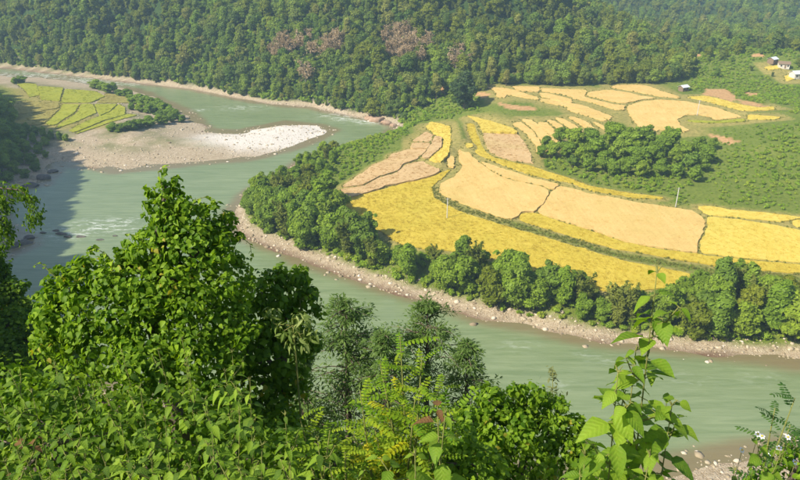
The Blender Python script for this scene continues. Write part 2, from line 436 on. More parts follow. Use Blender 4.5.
def height(x, y):
    x = np.asarray(x, float); y = np.asarray(y, float)
    wx = x + (noise2(x, y, 9, 3) - 0.5) * 5; wy = y + (noise2(x, y, 9, 8) - 0.5) * 5
    riv = inside(wx, wy, RIVER); near = inside(wx, wy, LAND_NEAR) & ~riv
    dF = poly_dist(wx, wy, FAR); dB = poly_dist(wx, wy, BAR)
    # bed
    d = np.minimum(dF, dB)
    zb = -0.25 - 2.2 * sstep(0, 14, d)
    # far bank, plain
    zf = -0.2 + 1.5 * sstep(0, 7, dF) + 4.8 * sstep(6, 20, dF) + np.clip(y - 190, 0, 400) * 0.04 * sstep(10, 60, dF)
    zf += 3.0 * sstep(250, 330, y) * sstep(20, 70, dF) * sstep(-60, 20, x)
    zf += 9.0 * np.exp(-(((x - 215) / 70) ** 2 + ((y - 285) / 55) ** 2))
    zf -= 14 * sstep(470, 640, y) * sstep(150, 260, x)
    zf += 9 * np.exp(-(((x - 255) / 60) ** 2 + ((y - 445) / 30) ** 2))
    in1 = inside(x, y, HILL1); d1 = poly_dist(x, y, HILL1)
    rid = (fbm(x, y, 75, 5) - 0.47)
    h1 = (0.52 * d1 + 95 * rid * sstep(8, 70, d1))
    h1 = 120 * (1 - np.exp(-np.maximum(h1, 0) / 120))
    zf = zf + np.where(in1, h1, 0)
    in2 = inside(x, y, HILL2) & ~in1; d2 = poly_dist(x, y, HILL2[:8])
    h2 = 0.13 * d2 + 70 * (fbm(x, y, 170, 11) - 0.42) * sstep(20, 200, d2)
    h2 = 230 * (1 - np.exp(-np.maximum(h2, 0) / 230))
    zf = zf + np.where(in2, h2, 0)
    # near side: gravel bar and left fields, then our own hillside
    zn = -0.2 + 1.8 * sstep(0, 22, dB) + 2.6 * sstep(18, 46, dB) + 0.012 * np.clip(dB - 40, 0, 300)
    inn = inside(x, y, NEARHILL); dn = poly_dist(x, y, NEARHILL[:17])
    wl = sstep(30, 100, -x) * sstep(70, 150, y)
    base0 = 1.2
    s0 = (98.4 - base0) / DCAM
    hn = np.where(dn < DCAM, s0 * dn, s0 * DCAM + 0.12 * (dn - DCAM))
    hl = np.minimum(1.17 * dn, 98 + 0.05 * dn)
    hn = hn * (1 - wl) + hl * wl
    hn += (fbm(x, y, 30, 21) - 0.5) * 6 * sstep(8, 40, dn) * sstep(25, 60, np.hypot(x, y))
    znn = np.minimum(zn, 1.2) * (1 - 0) * 1.0
    zn = np.where(inn, np.where(wl > 0.5, zn, znn) + hn, zn)
    z = np.where(riv, zb, np.where(near, zn, zf))
    z += (fbm(x, y, 14, 31) - 0.5) * 0.5 * np.where(riv, 0, 1)
    return z

def axis(lo, dense_lo, dense_hi, hi, step, grow):
    a = list(np.arange(dense_lo, dense_hi + 1e-6, step))
    s = step
    while a[-1] < hi: s = min(s * grow, 60); a.append(a[-1] + s)
    s = step
    while a[0] > lo: s = min(s * grow, 60); a.insert(0, a[0] - s)
    return np.array(a)
GX = axis(-2500, -230, 300, 2500, 2.0, 1.08)
GY = axis(-900, 60, 470, 2500, 2.0, 1.07)
XX, YY = np.meshgrid(GX, GY)
ZZ = height(XX, YY)

def terr(x, y):
    x = np.asarray(x, float); y = np.asarray(y, float)
    i = np.clip(np.searchsorted(GX, x) - 1, 0, len(GX) - 2); j = np.clip(np.searchsorted(GY, y) - 1, 0, len(GY) - 2)
    fx = np.clip((x - GX[i]) / (GX[i + 1] - GX[i]), 0, 1); fy = np.clip((y - GY[j]) / (GY[j + 1] - GY[j]), 0, 1)
    return (ZZ[j, i] * (1 - fx) + ZZ[j, i + 1] * fx) * (1 - fy) + (ZZ[j + 1, i] * (1 - fx) + ZZ[j + 1, i + 1] * fx) * fy

def hit(px, py, y0=100.0, y1=1500.0):
    """where the pixel's ray meets the ground"""
    d = ray_dir(px, py)
    ys = y0 * (y1 / y0) ** np.linspace(0, 1, 2600)
    t = ys / d[1]
    dz = CAMH + d[2] * t - terr(d[0] * t, ys)
    k = np.argmax(dz < 0)
    if dz[k] >= 0: k = len(ys) - 1
    return np.array([d[0] * t[k], ys[k], float(terr(d[0] * t[k], ys[k]))])

def pix(x, y, z):
    """world -> photograph pixel"""
    x = np.asarray(x, float); y = np.asarray(y, float); z = np.asarray(z, float) - CAMH
    f = y * math.cos(PITCH) - z * math.sin(PITCH); u = y * math.sin(PITCH) + z * math.cos(PITCH)
    f = np.maximum(f, 1e-3)
    return 400 + FOC * x / f, 240 - FOC * u / f

# ------------------------------------------------------------------ rice fields (outlines read off the photograph, laid on the ground)
FIELDS = [
 # material, label, group, outline
 ('stubble', 'small square of cut pinkish stubble nestled under the tip of the curved yellow field', None, [(426,131.4),(433.6,134.5),(431,141.5),(412,141)]),
 ('stubble', 'narrow stubble plot between the small square plot and the long ragged stubble field', None, [(412,142.6),(431,142.6),(428.5,148),(409.6,147.6)]),
 ('stubble', 'wedge of stubble along the inner side of the curved yellow field', None, [(434.6,135.4),(442,137),(441.6,146),(428,158),(421,157),(425.4,152),(431.4,143)]),
 ('stubble', 'long ragged stubble field against the riverside trees at the river bend', None, [(408.7,148.8),(428,149),(423.6,153),(414,160),(403.5,163.4),(397.4,170.4),(377,176.5),(363,184.4),(340,187),(361.5,173),(373.7,164),(388.6,159),(389.5,154.6)]),
 ('stubble', 'broad pinkish stubble field bordering the large golden field', None, [(417.5,160.9),(424.5,161.6),(440,163),(438.9,172),(424.5,177.4),(403.5,181.8),(386,185.3),(367.6,192),(349,196.5),(337,194.6),(341,188.4),(365,185.9),(378,178),(398,172),(405.3,164.8)]),
 ('yellow', 'bright yellow curved rice field hooking round the small stubble plots', None, [(426,126.6),(430.6,121.4),(442,124),(450.8,126.6),(450.8,139.8),(449,152),(441,162),(428,160.2),(442.2,147.6),(443,137),(434,134)]),
 ('straw', 'tiny straw patch tucked between two arms of green scrub', None, [(447.3,156.4),(454.6,155.5),(454,167),(448,166)]),
 ('gold', 'large deep golden rice field behind the riverbank trees with a utility pole in it', None, [(350,198),(368,193.2),(403,183),(439,173.2),(451,169),(442,179),(435,183.5),(432,187),(432.5,193),(435,198),(447,205.5),(465,213),(489,220.5),(513,228),(540,235.5),(570,244.5),(599,253.5),(629,261.6),(650,265.5),(680,271),(695,275),(680,285),(640,291),(600,290),(560,280),(525,272),(500,260),(470,252),(430,249),(400,243),(375,228),(347,217),(343,205)]),
 ('straw', 'wide straw-coloured rice field above the green hedge bank and the golden field', None, [(458.9,149.6),(467.6,148.8),(471,155.8),(482.5,164.5),(487.8,168.9),(503.5,177.6),(526,183),(542,186.4),(550,191),(544,201),(535.5,211),(521,210.8),(516.5,217.5),(507,218.6),(500,217),(473.8,207.4),(447.5,197),(438,190),(440.5,183),(454.5,176.8),(463,166),(459,161)]),
 ('straw', 'pale straw strip lying between the wide straw field and the golden ribbon', None, [(480,160.5),(500,167.6),(535,177.6),(560,184.2),(552.5,189.5),(543,185.4),(526,182),(504,176.6),(488.5,168)]),
 ('straw', 'biggest smooth straw field with a utility pole on its scrub edge', None, [(551.6,191.4),(560,185.6),(590,192),(635,202),(674,207.4),(692,210.4),(702.5,216.5),(705,222),(703.4,229.5),(697.4,241.5),(697.6,252.4),(650,246),(630,242.4),(620,239.2),(590,228.8),(560,219.6),(537,211.4),(545.6,201)]),
 ('gold', 'long thin gold strip just above the green hedge bank', None, [(521,212.6),(536,212.8),(560,221.4),(590,230.4),(620,240.8),(650,247.4),(700,254.4),(750,260.2),(802,264),(802,272.6),(752,269.4),(722,267.5),(704,262.8),(680,259.5),(650,253.4),(620,249),(590,241.5),(560,232.5),(519,219.5)]),
 ('yellow', 'wide lemon yellow rice field next to the biggest straw field', None, [(707,216),(740,219.3),(770,224),(802,230),(802,262),(752,258.4),(722,255),(700.6,252),(700,243),(706,229.5),(707.5,222)]),
 ('yellow', 'tapering lemon strip between green scrub and the wide lemon field', None, [(696,205.8),(710,205.5),(728,209),(764,212.4),(802,216.8),(802,217.8),(791,218.6),(786.5,221.6),(755,218.6),(707,214.4),(701,209.4)]),
 ('yellow', 'small corner of lemon rice beyond a curved bund', None, [(789.5,222.6),(792,219.8),(802,218.8),(802,228)]),
 ('gold', 'long curving golden ribbon of rice at the foot of the grove scrub', None, [(467.4,123),(474.4,124),(478.4,132.8),(481.4,145),(486.6,153),(494.8,157.5),(515,162.6),(531.5,166),(552.5,173),(570,178),(590,186),(635,193.7),(665,197.4),(664,198.6),(635,197.4),(590,189.8),(570,182),(535,175.6),(508.8,166.6),(487.8,158.4),(476.4,153.4),(475,150),(474.4,145),(470.9,138),(467.4,129)]),
 ('yellow', 'tiny yellow plot wedged against the golden ribbon', None, [(464.8,143),(471,142.4),(473.6,146),(472.5,148.2),(466.5,147.6)]),
 ('yellow', 'pointed yellow rice field above the pinkish square field', None, [(467.4,115),(475,117),(494.5,122),(512,127.5),(519,132.4),(482.6,131.2),(478.6,123)]),
 ('stubble', 'pinkish four-sided stubble field enclosed by green bunds', None, [(483,132.9),(517.5,134),(525,142.5),(531,155),(533.5,163.4),(515,160.6),(500,157),(489,150.6),(485,142.5)]),
 ('straw', 'narrow curved straw terrace stepping up beside the dark grove', 'curved terraces', [(515.5,123.8),(522.5,122.5),(532.5,131),(538.8,142.5),(542,151),(536,152.5),(535,145),(527.5,133.8)]),
 ('straw', 'narrow curved straw terrace stepping up beside the dark grove', 'curved terraces', [(525,120),(532.5,120),(545,130),(551,141),(551,151),(544.8,151),(541.6,141),(536,131)]),
 ('straw', 'narrow curved straw terrace stepping up beside the dark grove', 'curved terraces', [(539,123),(547,122.4),(553,129),(556.6,138),(556.6,145),(554,142),(549.6,133.6),(543.5,128)]),
 ('straw', 'narrow curved straw terrace stepping up beside the dark grove', 'curved terraces', [(548,120),(554,120.4),(561,125.2),(564.6,129),(559,129)]),
 ('straw', 'narrow curved straw terrace stepping up beside the dark grove', 'curved terraces', [(556.6,118),(562,118),(575,125),(581,132),(577.6,132.4),(568,126.4)]),
 ('straw', 'narrow curved straw terrace stepping up beside the dark grove', 'curved terraces', [(569.8,116.6),(576.8,117.2),(589,123.4),(592.5,129),(586.4,128),(577.6,122)]),
 ('straw', 'narrow curved straw terrace stepping up beside the dark grove', 'curved terraces', [(594,121.6),(598.6,123),(607,129),(603,129.4)]),
 ('straw', 'thin straw terrace strip running along the top of the terraced slope', 'thin upper terraces', [(540,92.8),(548.8,94),(571.5,99.3),(572,102),(557.5,99.7),(540,95.6)]),
 ('straw', 'thin straw terrace strip running along the top of the terraced slope', 'thin upper terraces', [(540,98.2),(566,102.4),(583.8,106.5),(606.5,114.4),(611.8,116),(610,118.8),(592.5,112.6),(575,108),(564.5,105.6),(540,100.6)]),
 ('straw', 'thin straw terrace strip running along the top of the terraced slope', 'thin upper terraces', [(566,107),(584,111),(601,117),(608,120.4),(603,120.6),(590,116),(568,109.6)]),
 ('straw', 'pale upper straw field sweeping along the foot of the wooded hill', None, [(540.6,88),(557.5,88.8),(585.9,89.6),(586.6,92.5),(583.6,96.4),(592.5,99),(613.5,104.2),(625.4,105),(624,110),(617,110),(599.5,104.8),(585.5,100.4),(573,98.8),(572,96.6),(557.5,93),(540.6,91)]),
 ('straw', 'lens-shaped straw field bounded by a dark curved bund below the forest', None, [(588,92),(608,89.6),(629,92.4),(638,95),(657,98),(643,99.2),(634.5,101.4),(624,103),(613.5,101.6),(597.8,97.8),(586.8,95.4)]),
 ('straw', 'topmost pale straw field touching the forest beside the tin-roofed hut', None, [(610,87.6),(615,85.2),(638,84.6),(648.5,86),(662.5,91.2),(680,96.6),(680,98),(660.8,96.4),(643,93),(631,90.4)]),
 ('straw', 'broad pale straw field running round the weedy mound with the pole', None, [(643,101),(661,99.6),(684.5,101),(717.8,107.8),(743,117),(716,120),(712,117.5),(700,114.6),(686,114.6),(676.6,119.4),(681,125.8),(690,130),(684,131.6),(668,130.6),(660,129),(653.8,132.8),(638,125.8),(631,117),(627.5,111),(627,106),(634.5,103.2)]),
 ('yellow', 'pale yellow field below the bare orange soil cut', None, [(686,97),(703.8,95.6),(717.8,98.2),(738.8,104),(758,107.4),(773.8,106.5),(774.6,109.6),(758,110.6),(744,110.8),(730,107.4),(717.8,104),(702,99.8)]),
 ('yellow', 'small yellow strip among bushes past the end of the broad straw field', None, [(747,114.6),(751,114.5),(765,115.6),(780.8,116.8),(779,119),(765,119.4),(748.5,118.4)]),
 ('lime', 'low yellow-green sliver of rice along the weedy mound', None, [(686,119.8),(716,121),(744,118.4),(745.5,121.2),(717.8,122.6),(695,122)]),
 ('straw', 'straw strip stretching past the solitary dark tree toward the upper fields', None, [(485.8,86.6),(503,87.8),(515,90),(526,93.6),(539,97.6),(539,99.8),(522.5,97.2),(506.8,94.2),(505,97.8),(498,96.9),(495,90.8)]),
 ('straw', 'short pale field under the forest edge near the solitary dark tree', None, [(512,86.2),(539.4,86.6),(539.4,91.8),(522.5,91.2),(516,89.6)]),
 ('yellow', 'far yellow rice plot in the valley beside the village houses', 'valley plots', [(764,67),(779,65),(782,68),(768,70)]),
 ('yellow', 'far yellow rice plot in the valley beside the village houses', 'valley plots', [(784,76),(792,74),(795,79),(787,81)]),
 ('yellow', 'small yellow rice plot behind the bamboo on the riverbank', 'small plots by the bamboo', [(768.5,285),(784,284),(788.5,294),(779,290.4)]),
 ('yellow', 'small yellow rice plot behind the bamboo on the riverbank', 'small plots by the bamboo', [(786.5,284),(802,283.5),(802,296),(791,296)]),
 ('lime', 'slim lime green plot at the upstream corner of the riverside paddies', None, [(15,82.5),(36,83.8),(40,95),(30,97),(25,90)]),
 ('lime', 'bright lime plot beside the whitewater channel on the gravel peninsula', None, [(37.5,86),(63.2,87.5),(59.4,101),(41,99.5)]),
 ('lime', 'wide lime plot lined with the shrubs by the upper channel', None, [(65,88.8),(95,91),(105,96),(90,102.5),(61,102.5)]),
 ('brownish', 'ochre plot reaching the shrub hedge on the gravel peninsula', None, [(106,93.4),(125,95),(144,100),(135,102.5),(120,102.8),(96,102.8)]),
 ('brownish', 'brownish rice plot beside the shaded hillside trees', 'brownish plots', [(22.5,101),(58.4,102.5),(59.4,107.5),(35,112),(12.5,114.6),(15,105)]),
 ('brownish', 'brownish rice plot beside the shaded hillside trees', 'brownish plots', [(11,116),(37.5,113),(58.4,109.2),(45,122.5),(37.5,125),(15,124)]),
 ('lime', 'slanting green rice strip running down toward the gravel bar', 'slanting green strips', [(62.5,103.8),(79.4,104.5),(74.4,112.5),(54.4,125),(45.6,123.8),(60,110)]),
 ('lime', 'slanting green rice strip running down toward the gravel bar', 'slanting green strips', [(81.4,103.8),(92.5,103.8),(96.6,112.5),(75,122),(55.6,128.4),(58.5,125),(77.8,112.5)]),
 ('lime', 'slanting green rice strip running down toward the gravel bar', 'slanting green strips', [(94.4,103.8),(117,103.8),(109.6,111),(100,115.4),(97.9,112.5)]),
 ('lime', 'slanting green rice strip running down toward the gravel bar', 'slanting green strips', [(119,104),(125,107.5),(124.6,114.6),(104.6,119.8),(75,132),(68.5,130.6),(83,122.5),(110.6,111.6)]),
 ('lime', 'slanting green rice strip running down toward the gravel bar', 'slanting green strips', [(127.5,114),(137.5,115),(112.5,121.4),(95,127.5),(75.6,134),(78,132),(105.4,121)]),
]
FIELD_BUILT = []
for fi, (mat, label, group, pts) in enumerate(FIELDS):
    if group == 'curved terraces':
        m_ = np.mean(pts, 0); pts = [(m_[0] + (p[0] - m_[0]) * 1.22, m_[1] + (p[1] - m_[1]) * 1.06) for p in pts]
    if group == 'thin upper terraces':
        m_ = np.polyfit([p[0] for p in pts], [p[1] for p in pts], 1); pts = [(p[0], np.polyval(m_, p[0]) + (p[1] - np.polyval(m_, p[0])) * 1.35) for p in pts]
    W = np.array([hit(*p) for p in pts])
    c = W.mean(0)
    A = np.c_[W[:, :2] - c[:2], np.ones(len(W))]
    co = np.linalg.lstsq(A.T @ A + np.diag([40.0, 40.0, 0]), A.T @ W[:, 2], rcond=None)[0]
    co[:2] *= 0.75
    z0 = co[2] + 0.25
    # outline on that plane
    P = []
    for p in pts:
        d = ray_dir(*p)
        t = (z0 - CAMH - co[0] * c[0] - co[1] * c[1]) / (d[2] - co[0] * d[0] - co[1] * d[1])
        P.append([d[0] * t, d[1] * t])
    P = np.array(P)
    FIELD_BUILT.append([mat, label, group, P, c, co, z0])
# the ground is levelled under each field
SOIL = [[(427,85.5),(435,83.8),(445.5,85.5),(451,90.8),(447,92.5),(428,89.9)], [(477,90.8),(487.5,91.6),(491,94),(487.5,97.8),(477,98.6)],
        [(494.5,102),(512,105.6),(536.5,107.4),(538,110),(522.5,110.9),(501.5,106.5)], [(703.8,132.8),(712.5,134.5),(726.5,138.9),(738.8,142.4),(726.5,143),(712.5,138.9)],
        [(705,89),(724.8,88.4),(737,97.8),(730,103),(717.8,98),(703.5,94.4)], [(744,92),(760,93.5),(758,97),(746,96)], [(737,99),(772,106),(760,107.5),(738,103)],
        [(690,56),(700,54),(703,57),(692,59)], [(752,55),(760,53),(763,58),(752,58)]]
SOILW = [np.array([hit(*p)[:2] for p in s]) for s in SOIL]
OLD = ZZ.copy()
for mat, label, group, P, c, co, z0 in FIELD_BUILT:
    lo = P.min(0) - 4; hi = P.max(0) + 4
    i0, i1 = np.searchsorted(GX, [lo[0], hi[0]]); j0, j1 = np.searchsorted(GY, [lo[1], hi[1]])
    sx = XX[j0:j1, i0:i1]; sy = YY[j0:j1, i0:i1]
    ins = inside(sx, sy, P); dd = poly_dist(sx, sy, closed(P.tolist()))
    pl = z0 + co[0] * (sx - c[0]) + co[1] * (sy - c[1]) - 0.35
    w = np.where(ins, 1.0, 1 - sstep(0.5, 3.0, dd))
    ZZ[j0:j1, i0:i1] = ZZ[j0:j1, i0:i1] * (1 - w) + pl * w

def grid_mesh(name, Z, mask=None):
    ny, nx = XX.shape
    V = np.c_[XX.ravel(), YY.ravel(), Z.ravel()]
    idx = np.arange(nx * ny).reshape(ny, nx)
    F = np.stack([idx[:-1, :-1], idx[:-1, 1:], idx[1:, 1:], idx[1:, :-1]], -1).reshape(-1, 4)
    return V, F

RIVN = inside(XX, YY, RIVER); NEARN = inside(XX, YY, LAND_NEAR) & ~RIVN
DF = poly_dist(XX, YY, FAR); DB = poly_dist(XX, YY, BAR)
IN_NH = inside(XX, YY, NEARHILL); DNH = poly_dist(XX, YY, NEARHILL[:17])
IN1 = inside(XX, YY, HILL1); IN2 = inside(XX, YY, HILL2)
jit = (fbm(XX, YY, 18, 77) - 0.5) * 14
gravel = np.where(RIVN, 1.0, np.where(NEARN, (1 - sstep(44, 54, DB + jit)) * np.where(IN_NH & (DNH > 3), 0, 1), 1 - sstep(5, 8, DF + jit * 0.35)))
weedy = np.where(NEARN, sstep(14, 34, DB + jit), 0.6 * sstep(4, 10, DF))
wet = np.where(RIVN, 1.0, 1 - sstep(0.0, 3.0, np.minimum(DF, DB)))
forest = np.where(IN1 | IN2, 1.0, 0) + np.where(IN_NH & (DNH > 2), 1.0, 0)
soil = np.zeros_like(ZZ)
for s in SOILW: soil = np.maximum(soil, np.where(inside(XX + (noise2(XX, YY, 5, 1) - .5) * 4, YY + (noise2(XX, YY, 5, 2) - .5) * 5, s), 1.0, 0))
bund = np.zeros_like(ZZ)
for f in FIELD_BUILT:
    P = f[3]; lo = P.min(0) - 4; hi = P.max(0) + 4
    i0, i1 = np.searchsorted(GX, [lo[0], hi[0]]); j0, j1 = np.searchsorted(GY, [lo[1], hi[1]])
    a_ = XX[j0:j1, i0:i1]; b_ = YY[j0:j1, i0:i1]
    bund[j0:j1, i0:i1] = np.maximum(bund[j0:j1, i0:i1], np.where(inside(a_, b_, P), 1, 1 - sstep(1.0, 3.2 if P[:, 1].mean() < 285 else 15.0, poly_dist(a_, b_, closed(P.tolist())))))
qb = at_z(300, 130); qc = at_z(250, 140)
pale = np.exp(-(((XX - qb[0]) / 30) ** 2 + ((YY - qb[1]) / 34) ** 2)) + .9 * np.exp(-(((XX - qc[0]) / 26) ** 2 + ((YY - qc[1]) / 16) ** 2))
pale = np.clip(pale * 1.3 + (fbm(XX, YY, 10, 61) - .5) * .8, 0, 1) * np.clip(pale * 3, 0, 1)
V, F = grid_mesh('ground', ZZ)
me = mk_mesh('ground', V, F, smooth=True)
for nm, a in (('gravel', gravel), ('weedy', weedy), ('wet', wet), ('forest', np.clip(forest, 0, 1)), ('soil', soil), ('bund', bund), ('pale', pale)):
    at = me.attributes.new(nm, 'FLOAT', 'POINT'); at.data.foreach_set('value', a.ravel().astype(np.float32))
kind(obj('ground', me, M['ground']), 'structure')

# river surface
ys0, ys1 = np.searchsorted(GY, [40, 700]); xs0, xs1 = np.searchsorted(GX, [-720, 900])
sx = XX[ys0:ys1, xs0:xs1]; sy = YY[ys0:ys1, xs0:xs1]
inr = inside(sx, sy, RIVER); dd = np.minimum(poly_dist(sx, sy, FAR), poly_dist(sx, sy, BAR))
idx = np.arange(sx.size).reshape(sx.shape)
Fq = np.stack([idx[:-1, :-1], idx[:-1, 1:], idx[1:, 1:], idx[1:, :-1]], -1).reshape(-1, 4)
near_ok = (inr | (dd < 9)).ravel()
Fq = Fq[near_ok[Fq].any(1)]
used = np.unique(Fq); remap = -np.ones(sx.size, int); remap[used] = np.arange(len(used))
V = np.c_[sx.ravel(), sy.ravel(), np.zeros(sx.size)][used]
me = mk_mesh('river', V, remap[Fq], smooth=True)
dsh = np.where(inr, dd, 0).ravel()[used]
shallow = 1 - sstep(0.5, 5.0, dsh + (fbm(V[:, 0], V[:, 1], 12, 41) - 0.5) * 5)
rif = np.zeros(len(V))
for (px, py, rr, ss) in [(358, 119, 16, 1.0), (372, 122, 10, 1), (340, 116, 14, .7), (105, 226, 13, .75), (125, 222, 8, .75), (75, 232, 12, .6), (20, 77, 40, 0.9), (80, 81, 34, .9), (120, 84, 18, .8),
                         (240, 108, 14, .5), (200, 110, 6, .7), (520, 345, 5, .2), (610, 360, 5, .18), (690, 380, 5, .18), (560, 385, 4, .2), (760, 378, 5, .16), (640, 372, 4, .2), (585, 355, 3, .25)]:
    q = at_z(px, py)
    rif = np.maximum(rif, ss * np.exp(-(((V[:, 0] - q[0]) / rr) ** 2 + ((V[:, 1] - q[1]) / (rr * 0.5)) ** 2)))
for nm, a in (('shallow', shallow), ('riffle', rif)):
    at = me.attributes.new(nm, 'FLOAT', 'POINT'); at.data.foreach_set('value', a.astype(np.float32))
kind(obj('river', me, M['water']), 'structure')

# field slabs
rngf = np.random.default_rng(4); PLOTS = []
for mat, label, group, P, c, co, z0 in FIELD_BUILT:
    # densify and roughen the outline
    Q = []
    for a, b in zip(P, np.roll(P, -1, 0)):
        n = max(1, int(np.linalg.norm(b - a) / 1.6))
        for k in range(n): Q.append(a + (b - a) * k / n)
    Q = np.array(Q)
    Q = (np.roll(Q, 1, 0) + 2 * Q + np.roll(Q, -1, 0)) / 4
    Q = Q + rngf.normal(0, 0.22, Q.shape)
    n = len(Q)
    zt = z0 + co[0] * (Q[:, 0] - c[0]) + co[1] * (Q[:, 1] - c[1])
    loc = (c[0], c[1], z0)
    V = np.r_[np.c_[Q - c[:2], zt - z0], np.c_[Q - c[:2], zt - z0 - 0.9]]
    F = [tuple(range(n))] + [(i, i + n, (i + 1) % n + n, (i + 1) % n) for i in range(n)]
    ar = np.sum(Q[:, 0] * np.roll(Q[:, 1], -1) - np.roll(Q[:, 0], -1) * Q[:, 1])
    if ar < 0: F = [tuple(reversed(f)) for f in F]
    me = mk_mesh('rice_plot', V, F)
    PLOTS.append((kind(tag(obj('rice_plot', me, M[mat], loc=loc), label, 'rice field', group), 'thing'), mat, Q, c, co, z0))

# ------------------------------------------------------------------ plant builders
def rand_dir(rng, n):
    v = rng.normal(size=(n, 3)); return v / np.linalg.norm(v, axis=1, keepdims=True)

def cards(pos, nrm, size, rng, aspect=1.7):
    """leafy diamonds, one per pos"""
    n = len(pos)
    nrm = nrm / (np.linalg.norm(nrm, axis=1, keepdims=True) + 1e-9)
    t = np.cross(nrm, rand_dir(rng, n)); t /= np.linalg.norm(t, axis=1, keepdims=True) + 1e-9
    b = np.cross(nrm, t)
    s = size[:, None]
    w = rng.uniform(-0.2, 0.2, (n, 1))
    V = np.stack([pos - t * s * aspect / 2, pos + b * s / 2 + t * s * w, pos + t * s * aspect / 2 + nrm * s * 0.15, pos - b * s / 2 + t * s * w], 1).reshape(-1, 3)
    F = np.arange(4 * n).reshape(n, 4)
    return V, F

def lobes_crown(rng, lobes, n, size, up=0.35, jitter=0.8):
    """lobes (k,6): centre, radii. Leaf clumps over the lobes' skins."""
    lobes = np.asarray(lobes, float)
    area = (lobes[:, 3] * lobes[:, 4] + lobes[:, 4] * lobes[:, 5] + lobes[:, 3] * lobes[:, 5])
    li = rng.choice(len(lobes), n, p=area / area.sum())
    d = rand_dir(rng, n)
    d[:, 2] = np.where((d[:, 2] < -0.3) & (rng.random(n) < 0.6), -d[:, 2], d[:, 2])
    rad = rng.normal(0.95, 0.14, n)
    c = lobes[li, :3]; r = lobes[li, 3:]
    pos = c + d * r * rad[:, None]
    # drop those buried in other lobes
    keep = np.ones(n, bool)
    for k in range(len(lobes)):
        q = ((pos - lobes[k, :3]) / lobes[k, 3:]); keep &= ~(((q ** 2).sum(1) < 0.42) & (li != k))
    pos = pos[keep]; d = d[keep]; li = li[keep]
    m = len(pos)
    nrm = d + np.array([0, 0, up]) + jitter * rng.normal(size=(m, 3)) * 0.6
    V, F = cards(pos, nrm, size * rng.uniform(0.55, 1.35, m), rng)
    lt = rng.random(len(lobes))
    tint = np.clip(0.45 * lt[li] + 0.55 * rng.random(m), 0, 1)
    return V, F, np.repeat(tint, 4)

def broad_tree(seed, H, Rr, base, nl, n, size, shape='round'):
    rng = np.random.default_rng(seed)
    lob = []
    hc = H * (1 + base) / 2; hv = H * (1 - base) / 2
    for k in range(nl):
        d = rand_dir(rng, 1)[0]; f = rng.uniform(0.35, 1.0) ** 0.6
        lr = Rr * rng.uniform(0.14, 0.42)
        if k % 4 == 0: f *= rng.uniform(1.05, 1.3)
        tz = d[2] * f
        wid = 1.0
        if shape == 'cone': wid = 0.45 + 0.55 * (1 - (tz + 1) / 2)
        if shape == 'umbrella': wid = 0.5 + 0.5 * ((tz + 1) / 2)
        lob.append((d[0] * f * (Rr - lr) * wid, d[1] * f * (Rr - lr) * wid, hc + tz * (hv - lr * 0.8), lr, lr, lr * rng.uniform(0.65, 0.9)))
    lob.append((0, 0, hc, Rr * 0.55, Rr * 0.55, hv * 0.7))
    V, F, t = lobes_crown(rng, lob, n, size)
    crown = mk_mesh('crown', V, F, tint=t)
    mb = MB()
    tr = max(0.12, H * 0.018)
    lean = rng.normal(0, 0.03, 2) * H
    pts = [(0, 0, -1.0), (0, 0, 0), (lean[0] * .3, lean[1] * .3, H * .25), (lean[0], lean[1], H * 0.5), (lean[0] * 1.4, lean[1] * 1.4, H * 0.8)]
    mb.tube(pts, [tr * 1.5, tr * 1.25, tr, tr * .7, tr * .2], 7)
    for k in range(min(7, nl)):
        l = lob[k]; s = np.array([lean[0] * .7, lean[1] * .7, H * rng.uniform(.28, .5)]); e = np.array(l[:3])
        mid = (s + e) / 2 + np.array([0, 0, -0.03 * H])
        mb.tube([s, mid, e], [tr * .5, tr * .3, tr * .1], 5)
    trunk = mb.mesh('trunk', True)
    return trunk, crown

def bamboo_tree(seed, H, nc=14, n=2600, size=0.5):
    rng = np.random.default_rng(seed)
    mb = MB(); P = []; D = []; T = []
    for k in range(nc):
        az = rng.uniform(0, 6.28); b = rng.normal(0, .5, 2); L = H * rng.uniform(.75, 1.08); bend = rng.uniform(.12, .42) * L
        ts = np.linspace(0, 1, 9)
        pts = np.stack([b[0] + math.cos(az) * bend * ts ** 2.4, b[1] + math.sin(az) * bend * ts ** 2.4, L * ts - 0.35 * bend * ts ** 4], 1)
        pts[0, 2] = -.6
        mb.tube(pts, np.linspace(.06, .015, 9), 5)
        m = n // nc
        t = rng.uniform(.22, 1.0, m)
        q = np.stack([np.interp(t, ts, pts[:, i]) for i in range(3)], 1)
        sp = (0.28 + 0.9 * np.sin(np.pi * np.clip(t, 0, 1)) ** .8) * H / 14
        off = rng.normal(size=(m, 3)) * sp[:, None] * np.array([.55, .55, .45])
        P.append(q + off + np.array([0, 0, -.2])); D.append(off + rng.normal(size=(m, 3)) * .3 + [0, 0, .5]); T.append(np.full(m, rng.random()) * .4 + rng.random(m) * .6)
    P = np.vstack(P); D = np.vstack(D); T = np.concatenate(T)
    V, F = cards(P, D, size * rng.uniform(.5, 1.2, len(P)), rng, 2.4)
    return mb.mesh('culm', True), mk_mesh('crown', V, F, tint=np.repeat(T, 4))

